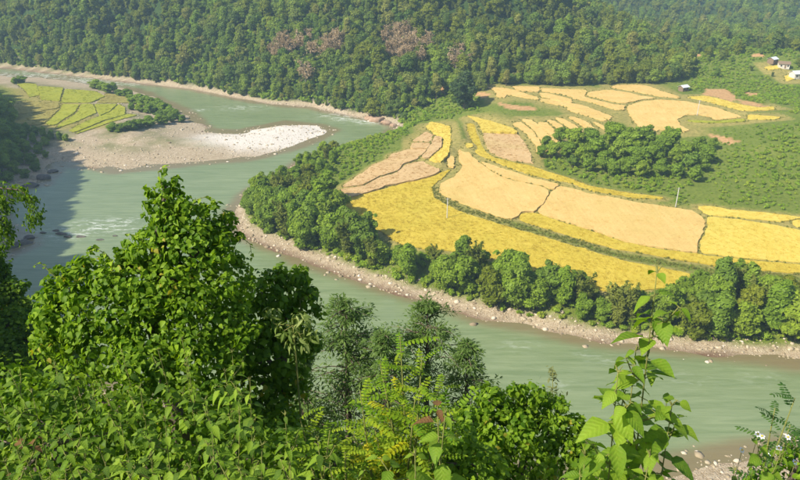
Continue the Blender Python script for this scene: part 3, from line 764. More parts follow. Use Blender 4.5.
def bare_tree(seed, H, n=1100, size=0.6):
    """dry, half leafless crown: a fan of limbs and twigs with withered leaf clumps"""
    rng = np.random.default_rng(seed)
    mb = MB(); P = []
    mb.tube([(0, 0, -1), (0, 0, 0), (.1, .1, H * .4), (.2, 0, H * .7)], [.3, .26, .2, .1], 6)
    for k in range(26):
        az = rng.uniform(0, 6.28); s = np.array([0.1, .05, H * rng.uniform(.2, .65)]); L = H * rng.uniform(.3, .5); el = rng.uniform(.35, 1.2)
        e = s + L * np.array([math.cos(az) * math.cos(el), math.sin(az) * math.cos(el), math.sin(el)])
        m = (s + e) / 2 + rng.normal(0, .05, 3) * H
        mb.tube([s, m, e], [.12, .08, .03], 4)
        for q in range(3):
            f = rng.uniform(.4, 1); a = s + (e - s) * f; b = a + rng.normal(0, .11, 3) * H + np.array([0, 0, .05 * H])
            mb.tube([a, b], [.05, .02], 3)
            P.append(a + (b - a) * rng.random((n // 78 + 1, 1)) + rng.normal(0, .035 * H, (n // 78 + 1, 3)))
    P = np.vstack(P)
    V, F = cards(P, rand_dir(rng, len(P)) + [0, 0, .4], size * rng.uniform(.4, 1.2, len(P)), rng)
    return mb.mesh('trunk', True), mk_mesh('crown', V, F, tint=np.repeat(rng.random(len(P)), 4))

def place_tree(name, proto, loc, scale, rz, label, cat, group, mats):
    e = empty(name, loc, label, cat, group, rz)
    e.scale = scale if hasattr(scale, '__len__') else (scale,) * 3
    tn = 'culm' if proto[0].name.startswith('culm') else 'trunk'
    t = obj(tn, proto[0], M[mats[0]], e); c = obj('crown', proto[1], M[mats[1]], e)
    return e

def mesh_with(me, mat):
    c = me.copy(); c.materials.clear(); c.materials.append(M[mat]); return c

BANK = [broad_tree(100 + i, 13, 5.2, .0, 22, 5200, .6) for i in range(4)] + [broad_tree(110, 14, 4.2, .0, 18, 4600, .56, 'cone'), broad_tree(111, 12, 5.4, .05, 22, 5000, .58)]
BANKP = [(t.copy(), c.copy()) for t, c in BANK[:3]]
BAMB = [bamboo_tree(130 + i, 14) for i in range(3)]
FOREST = [broad_tree(150 + i, [13, 11, 14, 12, 13][i], [5.6, 5.8, 4.6, 6.2, 5.0][i], .03, 30, 4000, .56) for i in range(5)] + [broad_tree(158, 16, 4.4, .1, 24, 3600, .52, 'cone')]
DRY = [bare_tree(170 + i, 12) for i in range(2)]
GROVE = [broad_tree(180 + i, 13, 5.4, .1, 18, 4200, .66) for i in range(3)]

def shrub_mesh(seed, H, Rr, n, size):
    rng = np.random.default_rng(seed)
    lob = [(rng.normal(0, .35) * Rr, rng.normal(0, .35) * Rr, H * rng.uniform(.3, .62), Rr * rng.uniform(.35, .6), Rr * rng.uniform(.35, .6), H * rng.uniform(.28, .4)) for k in range(6)]
    V, F, t = lobes_crown(rng, lob, n, size)
    return mk_mesh('shrub', V, F, tint=t)

def grass_mesh(seed, n=26, H=0.9, spread=0.5, w=0.06):
    rng = np.random.default_rng(seed); V = []; F = []; T = []
    for k in range(n):
        az = rng.uniform(0, 6.28); r = rng.uniform(0, spread); h = H * rng.uniform(.5, 1.1); lean = rng.uniform(.1, .6) * h
        b = np.array([r * math.cos(az * 3), r * math.sin(az * 3), -0.05]); u = np.array([-math.sin(az), math.cos(az), 0]) * w
        dd = np.array([math.cos(az), math.sin(az), 0])
        p1 = b + dd * lean * .3 + [0, 0, h * .6]; p2 = b + dd * lean + [0, 0, h]
        o = len(V); V += [b - u, b + u, p1 + u * .8, p1 - u * .8, p2]; F += [(o, o + 1, o + 2, o + 3), (o + 3, o + 2, o + 4)]; T += [rng.random()] * 5
    return mk_mesh('grass', V, F, tint=T)

# geometry-node scatter for what nobody could count
SRC = {}
def scatter(name, pts, scl, rz, meshes, mat, label, parent=None, key=None, vi=None):
    if vi is None: vi = np.random.default_rng(len(pts)).integers(0, len(meshes), len(pts))
    if key in SRC: src, ng = SRC[key]; return scatter_obj(name, pts, scl, rz, label, parent, ng, vi)
    src = bpy.data.collections.new(name + '_source')
    for k, me in enumerate(meshes):
        o = bpy.data.objects.new('%s_source_%02d' % (name, k), me)
        if not me.materials: me.materials.append(M[mat] if isinstance(mat, str) else M[mat[k]])
        src.objects.link(o)
    ng = scatter_nodes(name, src, len(meshes))
    if key: SRC[key] = (src, ng)
    return scatter_obj(name, pts, scl, rz, label, parent, ng, vi)

def scatter_obj(name, pts, scl, rz, label, parent, ng, vi):
    n = len(pts)
    me = bpy.data.meshes.new(name); me.vertices.add(n); me.vertices.foreach_set('co', np.asarray(pts, np.float32).ravel())
    a = me.attributes.new('sc', 'FLOAT', 'POINT'); a.data.foreach_set('value', np.asarray(scl, np.float32))
    a = me.attributes.new('vi', 'INT', 'POINT'); a.data.foreach_set('value', np.asarray(vi, np.int32))
    a = me.attributes.new('rz', 'FLOAT_VECTOR', 'POINT'); a.data.foreach_set('vector', np.c_[np.zeros(n), np.zeros(n), rz].astype(np.float32).ravel())
    o = obj(name, me, None, parent); kind(o, 'stuff', label)
    md = o.modifiers.new('scatter', 'NODES'); md.node_group = ng
    return o

def scatter_nodes(name, src, nmesh):
    ng = bpy.data.node_groups.new(name + '_scatter', 'GeometryNodeTree')
    ng.interface.new_socket('Geometry', in_out='INPUT', socket_type='NodeSocketGeometry')
    ng.interface.new_socket('Geometry', in_out='OUTPUT', socket_type='NodeSocketGeometry')
    gi = ng.nodes.new('NodeGroupInput'); go = ng.nodes.new('NodeGroupOutput')
    ci = ng.nodes.new('GeometryNodeCollectionInfo'); ci.inputs['Collection'].default_value = src
    ci.inputs['Separate Children'].default_value = True; ci.inputs['Reset Children'].default_value = True
    ip = ng.nodes.new('GeometryNodeInstanceOnPoints'); ip.inputs['Pick Instance'].default_value = True
    s = ng.nodes.new('GeometryNodeInputNamedAttribute'); s.data_type = 'FLOAT'; s.inputs['Name'].default_value = 'sc'
    r = ng.nodes.new('GeometryNodeInputNamedAttribute'); r.data_type = 'FLOAT_VECTOR'; r.inputs['Name'].default_value = 'rz'
    L = ng.links.new
    L(gi.outputs[0], ip.inputs['Points']); L(ci.outputs[0], ip.inputs['Instance'])
    L(r.outputs['Attribute'], ip.inputs['Rotation']); L(s.outputs['Attribute'], ip.inputs['Scale'])
    v = ng.nodes.new('GeometryNodeInputNamedAttribute'); v.data_type = 'INT'; v.inputs['Name'].default_value = 'vi'
    L(v.outputs['Attribute'], ip.inputs['Instance Index'])
    L(ip.outputs[0], go.inputs[0])
    return ng

rng = np.random.default_rng(11)
def in_fields(x, y, grow=0.0):
    r = np.zeros(np.shape(x), bool)
    for f in FIELD_BUILT:
        P = f[3]
        lo = P.min(0) - grow; hi = P.max(0) + grow
        b = (x > lo[0]) & (x < hi[0]) & (y > lo[1]) & (y < hi[1])
        if b.any():
            xb, yb = x[b], y[b]
            q = inside(xb, yb, P)
            if grow > 0: q |= poly_dist(xb, yb, closed(P.tolist())) < grow
            r[b] |= q
    return r

def jgrid(x0, x1, y0, y1, s, rng):
    gx, gy = np.meshgrid(np.arange(x0, x1, s), np.arange(y0, y1, s))
    return (gx + rng.uniform(-.5, .5, gx.shape) * s).ravel(), (gy + rng.uniform(-.5, .5, gy.shape) * s).ravel()

# ------------------------------------------------------------------ wooded hills
hx, hy = jgrid(-760, 420, 340, 900, 4.2, rng)
ok = ((inside(hx, hy, HILL1) & (poly_dist(hx, hy, HILL1) > .5)) | ((hx > 30) & (hx < 190) & (hy > 372) & (poly_dist(hx, hy, HILL1) < 16))) & ~in_fields(hx, hy, 3)
hx, hy = hx[ok], hy[ok]; hz = terr(hx, hy)
px, py = pix(hx, hy, hz + 6)
ok = (px > -70) & (px < 880) & (py > -75) & (hy < 720)
for s in SOILW[:2]: ok &= ~inside(hx, hy + 4, s)
hx, hy, hz, px, py = hx[ok], hy[ok], hz[ok], px[ok], py[ok]
dist = np.hypot(hx, hy)
inv = (px > 0) & (px < 800) & (py > 5)
# withered patches seen half way up the slope
dryc = [(408, 40, 22, 18), (322, 42, 26, 9), (285, 48, 15, 10), (460, 57, 10, 9), (305, 74, 6, 6), (499, 39, 5, 5)]
isdry = np.zeros(len(hx), bool)
for (a, b, ra, rb) in dryc: isdry |= ((px - a) / ra) ** 2 + ((py - b) / rb) ** 2 < 1
isdry &= rng.random(len(hx)) < .5
order = np.argsort(dist + np.where(inv, 0, 1e6))
indiv = np.zeros(len(hx), bool); indiv[order[:150]] = True
indiv |= isdry & inv
fl = {0: 'rounded green forest tree along the foot of the wooded hill', 1: 'slender tapering forest tree along the foot of the wooded hill'}
fpal = [mesh_with(c, 'leaf_pale') for t, c in FOREST[:3]]
FZ = ['across the channel from the lime plots', 'across the water from the gravel bar', 'above the pinkish rock outcrop', 'behind the solitary dark tree', 'behind the pale upper straw field', 'beside the tin-roofed field hut']
for i in np.where(indiv)[0]:
    zn = FZ[int(np.searchsorted([190, 320, 430, 530, 650], px[i]))]
    s = rng.choice([.38, .48, .58, .7, .95]) * rng.uniform(.9, 1.1); rz = rng.uniform(0, 6.28)
    if isdry[i]:
        place_tree('withered_tree', DRY[rng.integers(2)], (hx[i], hy[i], hz[i] - .2), .55 + s * .6, rz, 'withered brown half-leafless tree on the wooded hill, %s' % zn, 'tree', 'withered trees, %s' % zn, ('pale_bark', 'leaf_dry'))
    else:
        k = int(rng.integers(6)); c = 1 if k == 5 else 0
        pr = FOREST[k]
        hw = 'big' if s > .66 else ('middling' if s > .5 else 'small')
        lab = '%s %s green tree at the hill foot %s' % (hw, ['rounded', 'slender'][c], zn); g = '%s %s hill-foot trees %s' % (hw, ['rounded', 'slender'][c], zn)
        if k < 3 and rng.random() < .2: pr = (pr[0], fpal[k]); lab = '%s light yellow-green tree at the hill foot %s' % (hw, zn); g = '%s light hill-foot trees %s' % (hw, zn)
        place_tree('forest_tree', pr, (hx[i], hy[i], hz[i] - .2), (s * rng.uniform(.9, 1.1), s * rng.uniform(.9, 1.1), s), rz, lab, 'tree', g, ('bark', 'leaf_forest'))
rest = ~indiv & ~isdry
def joined(proto, mats):
    """trunk and crown as one scatter source"""
    t, c = proto
    Vt = np.array([v.co[:] for v in t.vertices]); Vc = np.empty(len(c.vertices) * 3); c.vertices.foreach_get('co', Vc); Vc = Vc.reshape(-1, 3)
    Ft = [tuple(p.vertices) for p in t.polygons]; n = len(Vt)
    Fc = (np.arange(len(Vc)).reshape(-1, 4) + n).tolist()
    ti = np.empty(len(Vc), np.float32); c.attributes['tint'].data.foreach_get('value', ti)
    me = mk_mesh('joined_tree', np.r_[Vt, Vc], Ft + [tuple(f) for f in Fc], tint=np.r_[np.zeros(n), ti])
    for m in mats: me.materials.append(M[m])
    me.polygons.foreach_set('material_index', np.r_[np.zeros(len(Ft)), np.ones(len(Fc))].astype(np.int32))
    return me
M['leaf_fbamboo'] = leaf_mat('leaf_fbamboo', (0.1, 0.14, 0.02), (0.21, 0.24, 0.045), 0.35)
FB = [bamboo_tree(140 + i, 11, 10, 1300, .7) for i in range(2)]
FJ = [joined(p, ('bark', 'leaf_forest')) for p in FOREST] + [joined(FOREST[k], ('bark', 'leaf_pale')) for k in (0, 2)] + [joined(p, ('stem', 'leaf_fbamboo')) for p in FB]
# far hills beyond the village and the valley woods before it
fx, fy = jgrid(60, 1100, 380, 1500, 8.5, rng)
dH = poly_dist(fx, fy, HILL2[:8])
ok = inside(fx, fy, HILL2) & ~inside(fx, fy, HILL1) & (dH > 4)
mound = (fx > 172) & (fx < 620) & (fy > 405) & (fy < 800) & ~inside(fx, fy, HILL1) & ~inside(fx, fy, HILL2)
fz = terr(fx, fy); qx, qy = pix(fx, fy, fz + 4)
bare = np.zeros(len(fx), bool)
for (a, b, c, d) in [(778, 802, 66, 80), (712, 752, 58, 68), (683, 706, 52, 60), (744, 768, 50, 62), (700, 780, 84, 112)]:
    bare |= (qx > a) & (qx < b) & (qy > b * 0 + c) & (qy < d)
mound &= (qy < 100) & ~bare & ~in_fields(fx, fy, 4)
ok = (ok & ~bare | mound) & (qx > -60) & (qx < 900) & (qy > -70)
ax = np.r_[hx[rest], fx[ok]]; ay = np.r_[hy[rest], fy[ok]]; az = terr(ax, ay) - .3
scl = rng.choice([.28, .35, .42, .5, .6, .75, 1.0], len(ax)) * rng.uniform(.9, 1.1, len(ax))
pt_ = fbm(ax, ay, 45, 51) + rng.normal(0, .06, len(ax))
vi = np.where(pt_ > .62, rng.choice([6, 7, 8, 9, 8, 9], len(ax)), np.where(pt_ < .4, rng.choice([0, 3, 5], len(ax)), rng.integers(0, 8, len(ax))))
scatter('forest', np.c_[ax, ay, az], scl, rng.uniform(0, 6.28, len(ax)), FJ, None, 'dense green forest covering the hills beyond the fields', vi=vi)

# ------------------------------------------------------------------ riverside trees on the far bank
SHR = [shrub_mesh(200 + i, 2.2, 1.6, 320, .38) for i in range(4)]
tx, ty = jgrid(-80, 190, 140, 395, 4.6, rng)
dF = poly_dist(tx, ty, FAR)
ok = ~inside(tx, ty, RIVER) & ~inside(tx, ty, LAND_NEAR) & (dF > 5.5 + 2 * rng.random(len(tx))) & (dF < 34) & ~in_fields(tx, ty, 2.2) & ~inside(tx, ty, HILL1)
tx, ty = tx[ok], ty[ok]; tz = terr(tx, ty); px, py = pix(tx, ty, tz)
# the front edge of the golden field is seen over the tree tops; trees stay inside the band the photograph shows
def top_limit(px):
    return np.interp(px, [230, 260, 300, 330, 345, 370, 400, 440, 470, 500, 530, 560, 600, 640, 680, 720, 760, 800],
                         [196, 172, 150, 175, 192, 216, 236, 244, 236, 246, 252, 262, 280, 288, 278, 262, 262, 280])
ok = (px > 225) & (px < 880) & (py > 120)
tx, ty, tz, px, py = (q[ok] for q in (tx, ty, tz, px, py))
o = np.argsort(ty)
cnt = 0
bpal = [mesh_with(c, 'leaf_pale') for t, c in BANKP]
for i in o:
    if rng.random() < (.25 if px[i] < 335 and py[i] < 210 else .06): continue
    # height so the crown reaches no higher than the photo's tree line there
    lim = float(top_limit(px[i])) + rng.uniform(-4, 22)
    # solve height for top at pixel row lim
    if px[i] < 335 and py[i] < 200: Hh = rng.uniform(3.2, 7.2)
    else:
        d = ray_dir(px[i], lim); t = ty[i] / d[1]; Hh = CAMH + d[2] * t - tz[i]
    if Hh < 3.0: continue
    Hh = min(Hh, rng.uniform(11, 15.5))
    kk = rng.random(); s = Hh / 13
    zn = ['on the wooded bend point', 'beside the ragged pinkish stubble fields', 'fringing the golden field near its pole', 'fringing the golden field past its pole', 'below the golden field tip', 'below the lemon yellow field'][int(np.searchsorted([300, 345, 440, 560, 690], px[i]))]
    rw = 'at the stony shore' if poly_dist(np.array([tx[i]]), np.array([ty[i]]), FAR)[0] < 13 else 'set back from the shore'
    hw = 'tall' if Hh > 10 else ('middling' if Hh > 6.5 else 'low')
    loc = (tx[i], ty[i], tz[i] - .2)
    sxy = s * rng.uniform(.85, 1.1) if s > .6 else s * 1.15
    if kk < .22 and Hh > 6:
        place_tree('bamboo_clump', BAMB[rng.integers(3)], loc, Hh / 14, rng.uniform(0, 6.28), 'feathery arching bamboo clump %s, %s' % (rw, zn), 'bamboo', 'bamboo clumps, %s, %s' % (rw, zn), ('stem', 'leaf_bamboo'))
    elif kk < .3:
        k = int(rng.integers(3))
        place_tree('riverside_tree', (BANK[k][0], bpal[k]), loc, (sxy, sxy, s), rng.uniform(0, 6.28), '%s light green tree %s, %s' % (hw, rw, zn), 'tree', '%s light riverside trees, %s, %s' % (hw, rw, zn), ('bark', 'leaf_pale'))
    else:
        k = int(rng.integers(6))
        place_tree('riverside_tree', BANK[k], loc, (sxy, sxy, s), rng.uniform(0, 6.28), '%s dark green tree %s, %s' % (hw, rw, zn), 'tree', '%s dark riverside trees, %s, %s' % (hw, rw, zn), ('bark', 'leaf_bank'))
    cnt += 1
print('riverside', cnt)

# grove in the scrub between the golden ribbon and the upper straw field
G = [(545,150,7),(552,158,8),(560,145,9),(566,160,9),(574,150,11),(582,165,10),(590,150,11),(596,160,11),(604,172,10),(612,148,13),(618,162,12),(628,158,14),(636,170,11),(642,152,13),(652,165,11),
     (660,156,10),(668,150,11),(676,166,10),(684,160,9),(690,172,9),(697,158,10),(705,164,9),(694,182,7),(660,176,8),(640,178,8),(588,172,7),(572,168,6),(625,176,9),(676,178,7),(700,172,7),(541,158,6),(612,176,7),(712,150,6)]
for j, (a, b, hh) in enumerate(G):
    q = hit(a, b); k = j % 3
    pale = j in (11,)
    gz = 'beside the curved straw terraces' if a < 585 else ('below the broad pale straw field' if a < 660 else 'next to the open green scrub'); gh = 'tall' if hh > 10 else ('middling' if hh > 7 else 'low')
    s = hh / 13
    place_tree('grove_tree', GROVE[k], (q[0], q[1], q[2] - .2), (s * 1.05, s * 1.05, s), rng.uniform(0, 6.28),
               'tall grove tree with pale limbs showing among the crowns' if pale else '%s dark bushy tree in the grove %s' % (gh, gz), 'tree', None if pale else '%s grove trees %s' % (gh, gz), ('pale_bark' if pale else 'bark', 'leaf_bank'))
# the solitary dark tree above the stubble fields
big = broad_tree(300, 17, 5.0, .04, 20, 5200, .62)
q = hit(464, 111)
place_tree('solitary_tree', big, (q[0], q[1], q[2] - .2), (1.65, 1.65, 1.4), 1.0, 'tall dark tree standing alone beside the orange soil patch', 'tree', None, ('bark', 'leaf_sol'))

# shrubs on the gravel peninsula by the lime plots
for (a, b, hh, g) in [(15,84,4,0),(22,83,5,0),(96,89,6,1),(103,90,5,1),(108,93,6,1),(114,91,5,1),(120,96,4,1),(128,97,5,1),(133,103,5,2),(140,104,6,2),(146,106,6,2),(152,108,6,2),(158,111,6,2),(164,113,6,2),(150,113,5,2),(140,112,5,2),
                      (132,110,4,2),(170,116,5,2),(176,119,5,2),(182,122,4,2),(172,122,5,2),(162,124,5,2),(150,126,5,2),(140,128,5,2),(130,130,5,2),(120,131,4,2),(160,118,4,2),(113,131,4,2)]:
    q = hit(a, b); s = hh / 13 * 1.15
    k = int(rng.integers(5))
    place_tree('round_shrub', BANK[k], (q[0], q[1], q[2] - .3), (s * 2.0, s * 2.0, s), rng.uniform(0, 6.28),
               ['low dark shrub at the upstream tip of the lime plots', 'dark shrub between lime plots and the whitewater channel', 'low dark shrub in the hedge on the gravel peninsula tip'][g], 'shrub',
               ['shrubs at the upstream tip', 'shrubs by the whitewater channel', 'shrub hedge on the gravel peninsula'][g], ('bark', 'leaf_bank'))

# scrub, bunds and rough grass
ux, uy = jgrid(-330, 330, 150, 560, 2.5, rng)
dF = poly_dist(ux, uy, FAR)
ok = ~inside(ux, uy, RIVER) & ~inside(ux, uy, LAND_NEAR) & (dF > 6) & ~in_fields(ux, uy, 2.4) & (~inside(ux, uy, HILL1) | (poly_dist(ux, uy, HILL1) < 40))
for s in SOILW: ok &= ~inside(ux, uy, s)
ux, uy = ux[ok], uy[ok]; uz = terr(ux, uy); px, py = pix(ux, uy, uz)
ok = (px > -20) & (px < 860)
ux, uy, uz, px, py = (q[ok] for q in (ux, uy, uz, px, py))
wild = ((px > 540) & (py > 125) & (py < 215) & ~((px < 620) & (py < 140))) | ((px < 480) & (py < 180)) | (poly_dist(ux, uy, FAR) < 34) | ((px > 690) & (py < 130))
small = rng.uniform(.12, .28, len(ux)); bigs = rng.uniform(.3, .8, len(ux)) * np.where(inside(ux, uy, HILL1), 1.7, np.where(poly_dist(ux, uy, FAR) < 20, 1.5, 1.0))
scl = np.where(wild, bigs, small)
nf = in_fields(ux, uy, 4.5) | (in_fields(ux, uy, 9.0) & (uy > 290))
scl = np.where(nf, np.minimum(scl, .2), scl)
open_ = (px > 690) & (py > 118) & (py < 212)
pat = fbm(ux, uy, 22, 91)
scl = np.where(open_, scl * np.clip(.28 + 1.7 * (pat - .34), .2, 1.1), scl)
keep = np.where(wild, ~open_ | (rng.random(len(ux)) < .95), rng.random(len(ux)) < .5) & ~(nf & (uy > 290) & (rng.random(len(ux)) < .75))
scatter('undergrowth', np.c_[ux, uy, uz - .1][keep], scl[keep], rng.uniform(0, 6.28, keep.sum()), SHR, 'leaf_scrub', 'low green scrub covering the slopes and banks between the fields')

# grass along the bunds
GR = [grass_mesh(220 + i, 22, 1.0, .7, .09) for i in range(3)]
bx, by = [], []
for f in FIELD_BUILT:
    P = f[3]
    for a, b in zip(P, np.roll(P, -1, 0)):
        L = np.linalg.norm(b - a); m = int(L / 1.1)
        if m < 1: continue
        t = rng.random(m); nrm = np.array([b[1] - a[1], a[0] - b[0]]) / (L + 1e-6)
        pt = a + (b - a) * t[:, None] + nrm * rng.normal(0, .75, (m, 1))
        bx += pt[:, 0].tolist(); by += pt[:, 1].tolist()
hedge = [(433,186),(433.5,193),(437,199),(448,203.5),(466,211),(490,218),(514,225.5),(541,233),(570,240),(599,249.5),(629,257.5),(655,262),(690,268),(720,272),(760,274),(800,278)]
HW = np.array([hit(*p)[:2] for p in hedge])
for a, b in zip(HW[:-1], HW[1:]):
    m = int(np.linalg.norm(b - a) * 6); t = rng.random((m, 1)); pt = a + (b - a) * t + rng.normal(0, 1.3, (m, 2))
    bx += pt[:, 0].tolist(); by += pt[:, 1].tolist()
bx = np.array(bx); by = np.array(by)
ok = ~in_fields(bx, by, -1) & ~inside(bx, by, RIVER)
bx, by = bx[ok], by[ok]
scatter('bund_grass', np.c_[bx, by, terr(bx, by)], rng.uniform(.3, .8, len(bx)), rng.uniform(0, 6.28, len(bx)), GR, 'leaf_grass', 'rough green grass growing on the bunds and the hedge bank between fields')

# standing ears and stubble on every plot
M['ear_gold'] = leaf_mat('ear_gold', (0.42, 0.33, 0.035), (0.62, 0.49, 0.08), 0.3, vary=.5)
M['ear_yellow'] = leaf_mat('ear_yellow', (0.46, 0.35, 0.05), (0.74, 0.58, 0.13), 0.3, vary=.5)
M['ear_straw'] = leaf_mat('ear_straw', (0.5, 0.34, 0.1), (0.74, 0.54, 0.22), 0.3, vary=.5)
M['ear_stubble'] = leaf_mat('ear_stubble', (0.36, 0.22, 0.09), (0.64, 0.45, 0.23), 0.3, vary=.5)
M['ear_lime'] = leaf_mat('ear_lime', (0.2, 0.25, 0.02), (0.44, 0.44, 0.06), 0.3, vary=.5)
M['ear_brownish'] = leaf_mat('ear_brownish', (0.2, 0.17, 0.04), (0.4, 0.34, 0.1), 0.3, vary=.5)
TUFT = {k: [grass_mesh(500 + i, 18, hh, .75, .09) for i in range(3)] for k, hh in (('gold', .24), ('yellow', .22), ('straw', .15), ('stubble', .25), ('lime', .25), ('brownish', .25))}
rt = np.random.default_rng(8)
for o_, mat, Q, c, co, z0 in PLOTS:
    lo, hi = Q.min(0), Q.max(0); ar = (hi - lo).prod()
    den = {'gold': 1.0, 'yellow': .9, 'straw': .5, 'stubble': .6}.get(mat, .4)
    m = int(min(ar * den, 14000)); P = rt.uniform(lo, hi, (m, 2)); P = P[inside(P[:, 0], P[:, 1], Q)]
    if mat not in ('gold', 'yellow'): P = P[fbm(P[:, 0], P[:, 1], 9, 3) + rt.normal(0, .16, len(P)) > .4]
    if len(P) < 3: continue
    z = co[0] * (P[:, 0] - c[0]) + co[1] * (P[:, 1] - c[1])
    scatter('crop', np.c_[P - c[:2], z], rt.uniform(.5, 1.15, len(P)), rt.uniform(0, 6.28, len(P)), TUFT[mat], 'ear_' + mat, None, parent=o_, key='crop_' + mat)

# ------------------------------------------------------------------ stones
def ico(sub=1):
    import bmesh
    bm = bmesh.new(); bmesh.ops.create_icosphere(bm, subdivisions=sub, radius=1.0)
    V = np.array([v.co[:] for v in bm.verts]); F = np.array([[v.index for v in f.verts] for f in bm.faces]); bm.free()
    return V, F
IV, IF = ico(1)
def stones(name, P, S, rng, label):
    n = len(P)
    sc3 = S[:, None] * rng.uniform(.6, 1.25, (n, 3)) * np.array([1.15, 1.15, .7])
    a = rng.uniform(0, 6.28, n); ca, sa = np.cos(a), np.sin(a)
    B = IV[None] * (1 + rng.normal(0, .13, (n, len(IV), 1)))
    B = B * sc3[:, None, :]
    X = B[..., 0] * ca[:, None] - B[..., 1] * sa[:, None]; Y = B[..., 0] * sa[:, None] + B[..., 1] * ca[:, None]
    V = np.stack([X + P[:, None, 0], Y + P[:, None, 1], B[..., 2] + P[:, None, 2]], -1).reshape(-1, 3)
    F = (IF[None] + (np.arange(n) * len(IV))[:, None, None]).reshape(-1, 3)
    tint = np.repeat(np.clip(rng.normal(.52, .22, n), 0, 1), len(IV))
    return kind(obj(name, mk_mesh(name, V, F, tint=tint), M['stone']), 'stuff', label)
sx_, sy_ = [], []
r2 = np.random.default_rng(31)
cx = r2.uniform(-230, 190, 90000); cy = r2.uniform(95, 420, 90000)
nr = inside(cx, cy, LAND_NEAR); rv = inside(cx, cy, RIVER)
dF = poly_dist(cx, cy, FAR); dB = poly_dist(cx, cy, BAR); inh = inside(cx, cy, NEARHILL)
far_ok = ~nr & ~rv & (dF < 7 + 4 * r2.random(len(cx))) & (r2.random(len(cx)) < .95)
near_ok = nr & ~inh & (dB < 40) & (r2.random(len(cx)) < np.clip(1.1 - dB / 36, .1, 1) * .55) & ~((cy < 200))
low_ok = nr & ~inh & (cy < 130)
ppx, ppy = pix(cx, cy, 0 * cx)
vis = (ppx > -30) & (ppx < 830) & (ppy > 60) & (ppy < 500)
shal = rv & (np.minimum(dF, dB) < 3) & (r2.random(len(cx)) < .12)
for msk, nm, lab in ((far_ok & vis, 'bank_stones', 'pale stones strewn along the far riverbank under the trees'), ((near_ok | low_ok) & vis, 'gravel_stones', 'pale pebbles and cobbles of the gravel bars')):
    x, y = cx[msk], cy[msk]
    S = np.clip(r2.gamma(1.6, .13, len(x)) + .1, .1, .75)
    stones(nm, np.c_[x, y, terr(x, y) - S * .1], S, r2, lab)
x, y = cx[shal & vis], cy[shal & vis]; S = np.clip(r2.gamma(2, .2, len(x)), .2, 1.1)
stones('river_stones', np.c_[x, y, np.full(len(x), -.15)], S, r2, 'stones breaking the water along the river edges')

JV, JF = ico(3)
def boulder(name, loc, s, mat, label, group=None, seed=0):
    r = np.random.default_rng(seed)
    V = JV.copy()
    for k in range(9):
        d = rand_dir(r, 1)[0]; h = r.uniform(.55, .85); q = V @ d
        V = V - np.where(q > h, q - h, 0)[:, None] * d
    V = V * (1 + r.normal(0, .02, (len(V), 1))) * np.array(s)
    return tag(obj(name, mk_mesh(name, V, JF), M[mat], loc=loc), label, 'rock', group)
for j, (a, b, s) in enumerate([(62,234,(2.6,1.1,.7)),(68,237,(1.8,.8,.6)),(80,237,(2.4,.9,.6)),(56,231,(1.5,.8,.6)),(100,240,(1.5,.6,.4)),(43,233,(1.4,.8,.5)),(115,236,(1.2,.5,.4))]):
    q = at_z(a, b); boulder('river_rock', (q[0], q[1], .05), s, 'dark_rock', 'flat dark rock breaking the shaded rapids', 'dark rocks in the rapids', 50 + j)
for j, (a, b, s) in enumerate([(12,246,(5,3.4,1.7)),(24,243,(4,2.4,1.2)),(2,238,(5,3,2.2)),(30,238,(2.5,1.6,.9)),(44,178,(4,3,1.6)),(30,186,(4,3,1.4)),(53,172,(2.5,2,1))]):
    q = at_z(a, b); boulder('shore_rock', (q[0], q[1], .2), s, 'dark_rock', 'large dark shore rock on the shaded bank' if j < 4 else 'dark shore rock below the shaded trees by the gravel bar', 'rocks of the shaded point' if j < 4 else 'rocks by the gravel bar', 70 + j)
for j, (a, b, s) in enumerate([(378,122,(5.5,3,2.4)),(370,120,(3.5,2.5,1.8)),(386,125,(3.5,2.5,1.8)),(394,127,(2.5,2,1.3))]):
    q = at_z(a, b); boulder('rock_outcrop', (q[0], q[1] + 2, .4), s, 'pink_rock', 'pinkish rock outcrop at the water under the forest by the riffle', 'pink outcrop rocks', 90 + j)

# ------------------------------------------------------------------ utility poles, hut, village
def utility_pole(base, H, label):
    e = empty('utility_pole', base, label, 'utility pole')
    mb = MB(); mb.tube([(0, 0, -.8), (0, 0, 0), (0, 0, H)], [.19, .18, .11], 10); obj('shaft', mb.mesh('shaft', True), M['concrete'], e)
    mb = MB(); mb.box((0, .14, H - .45), (1.7, .1, .1)); ca = obj('crossarm', mb.mesh('crossarm'), M['steel'], e)
    mb = MB(); mb.tube([(0, 0, 0), (0, 0, .08), (0, 0, .12), (0, 0, .22)], [.05, .09, .06, .04], 8); im = mb.mesh('insulator', True)
    for x in (-.75, 0, .75): obj('insulator', im, M['porcelain'], ca, (x, .14, H - .4))
    mb = MB(); mb.tube([(-.6, .12, H - .5), (0, .1, H - 1.1)], [.03, .03], 5); mb.tube([(.6, .12, H - .5), (0, .1, H - 1.1)], [.03, .03], 5); obj('brace', mb.mesh('brace'), M['steel'], e)
    return e
q = hit(447, 219); utility_pole((q[0], q[1], q[2]), 8.0, 'slim concrete utility pole standing in the deep golden field')
q = hit(675.5, 207); utility_pole((q[0], q[1], q[2]), 7.6, 'concrete utility pole on the scrub edge of the biggest straw field')
q = hit(697, 115.5); utility_pole((q[0], q[1], q[2]), 7.6, 'concrete utility pole on the weedy mound in the upper straw field')

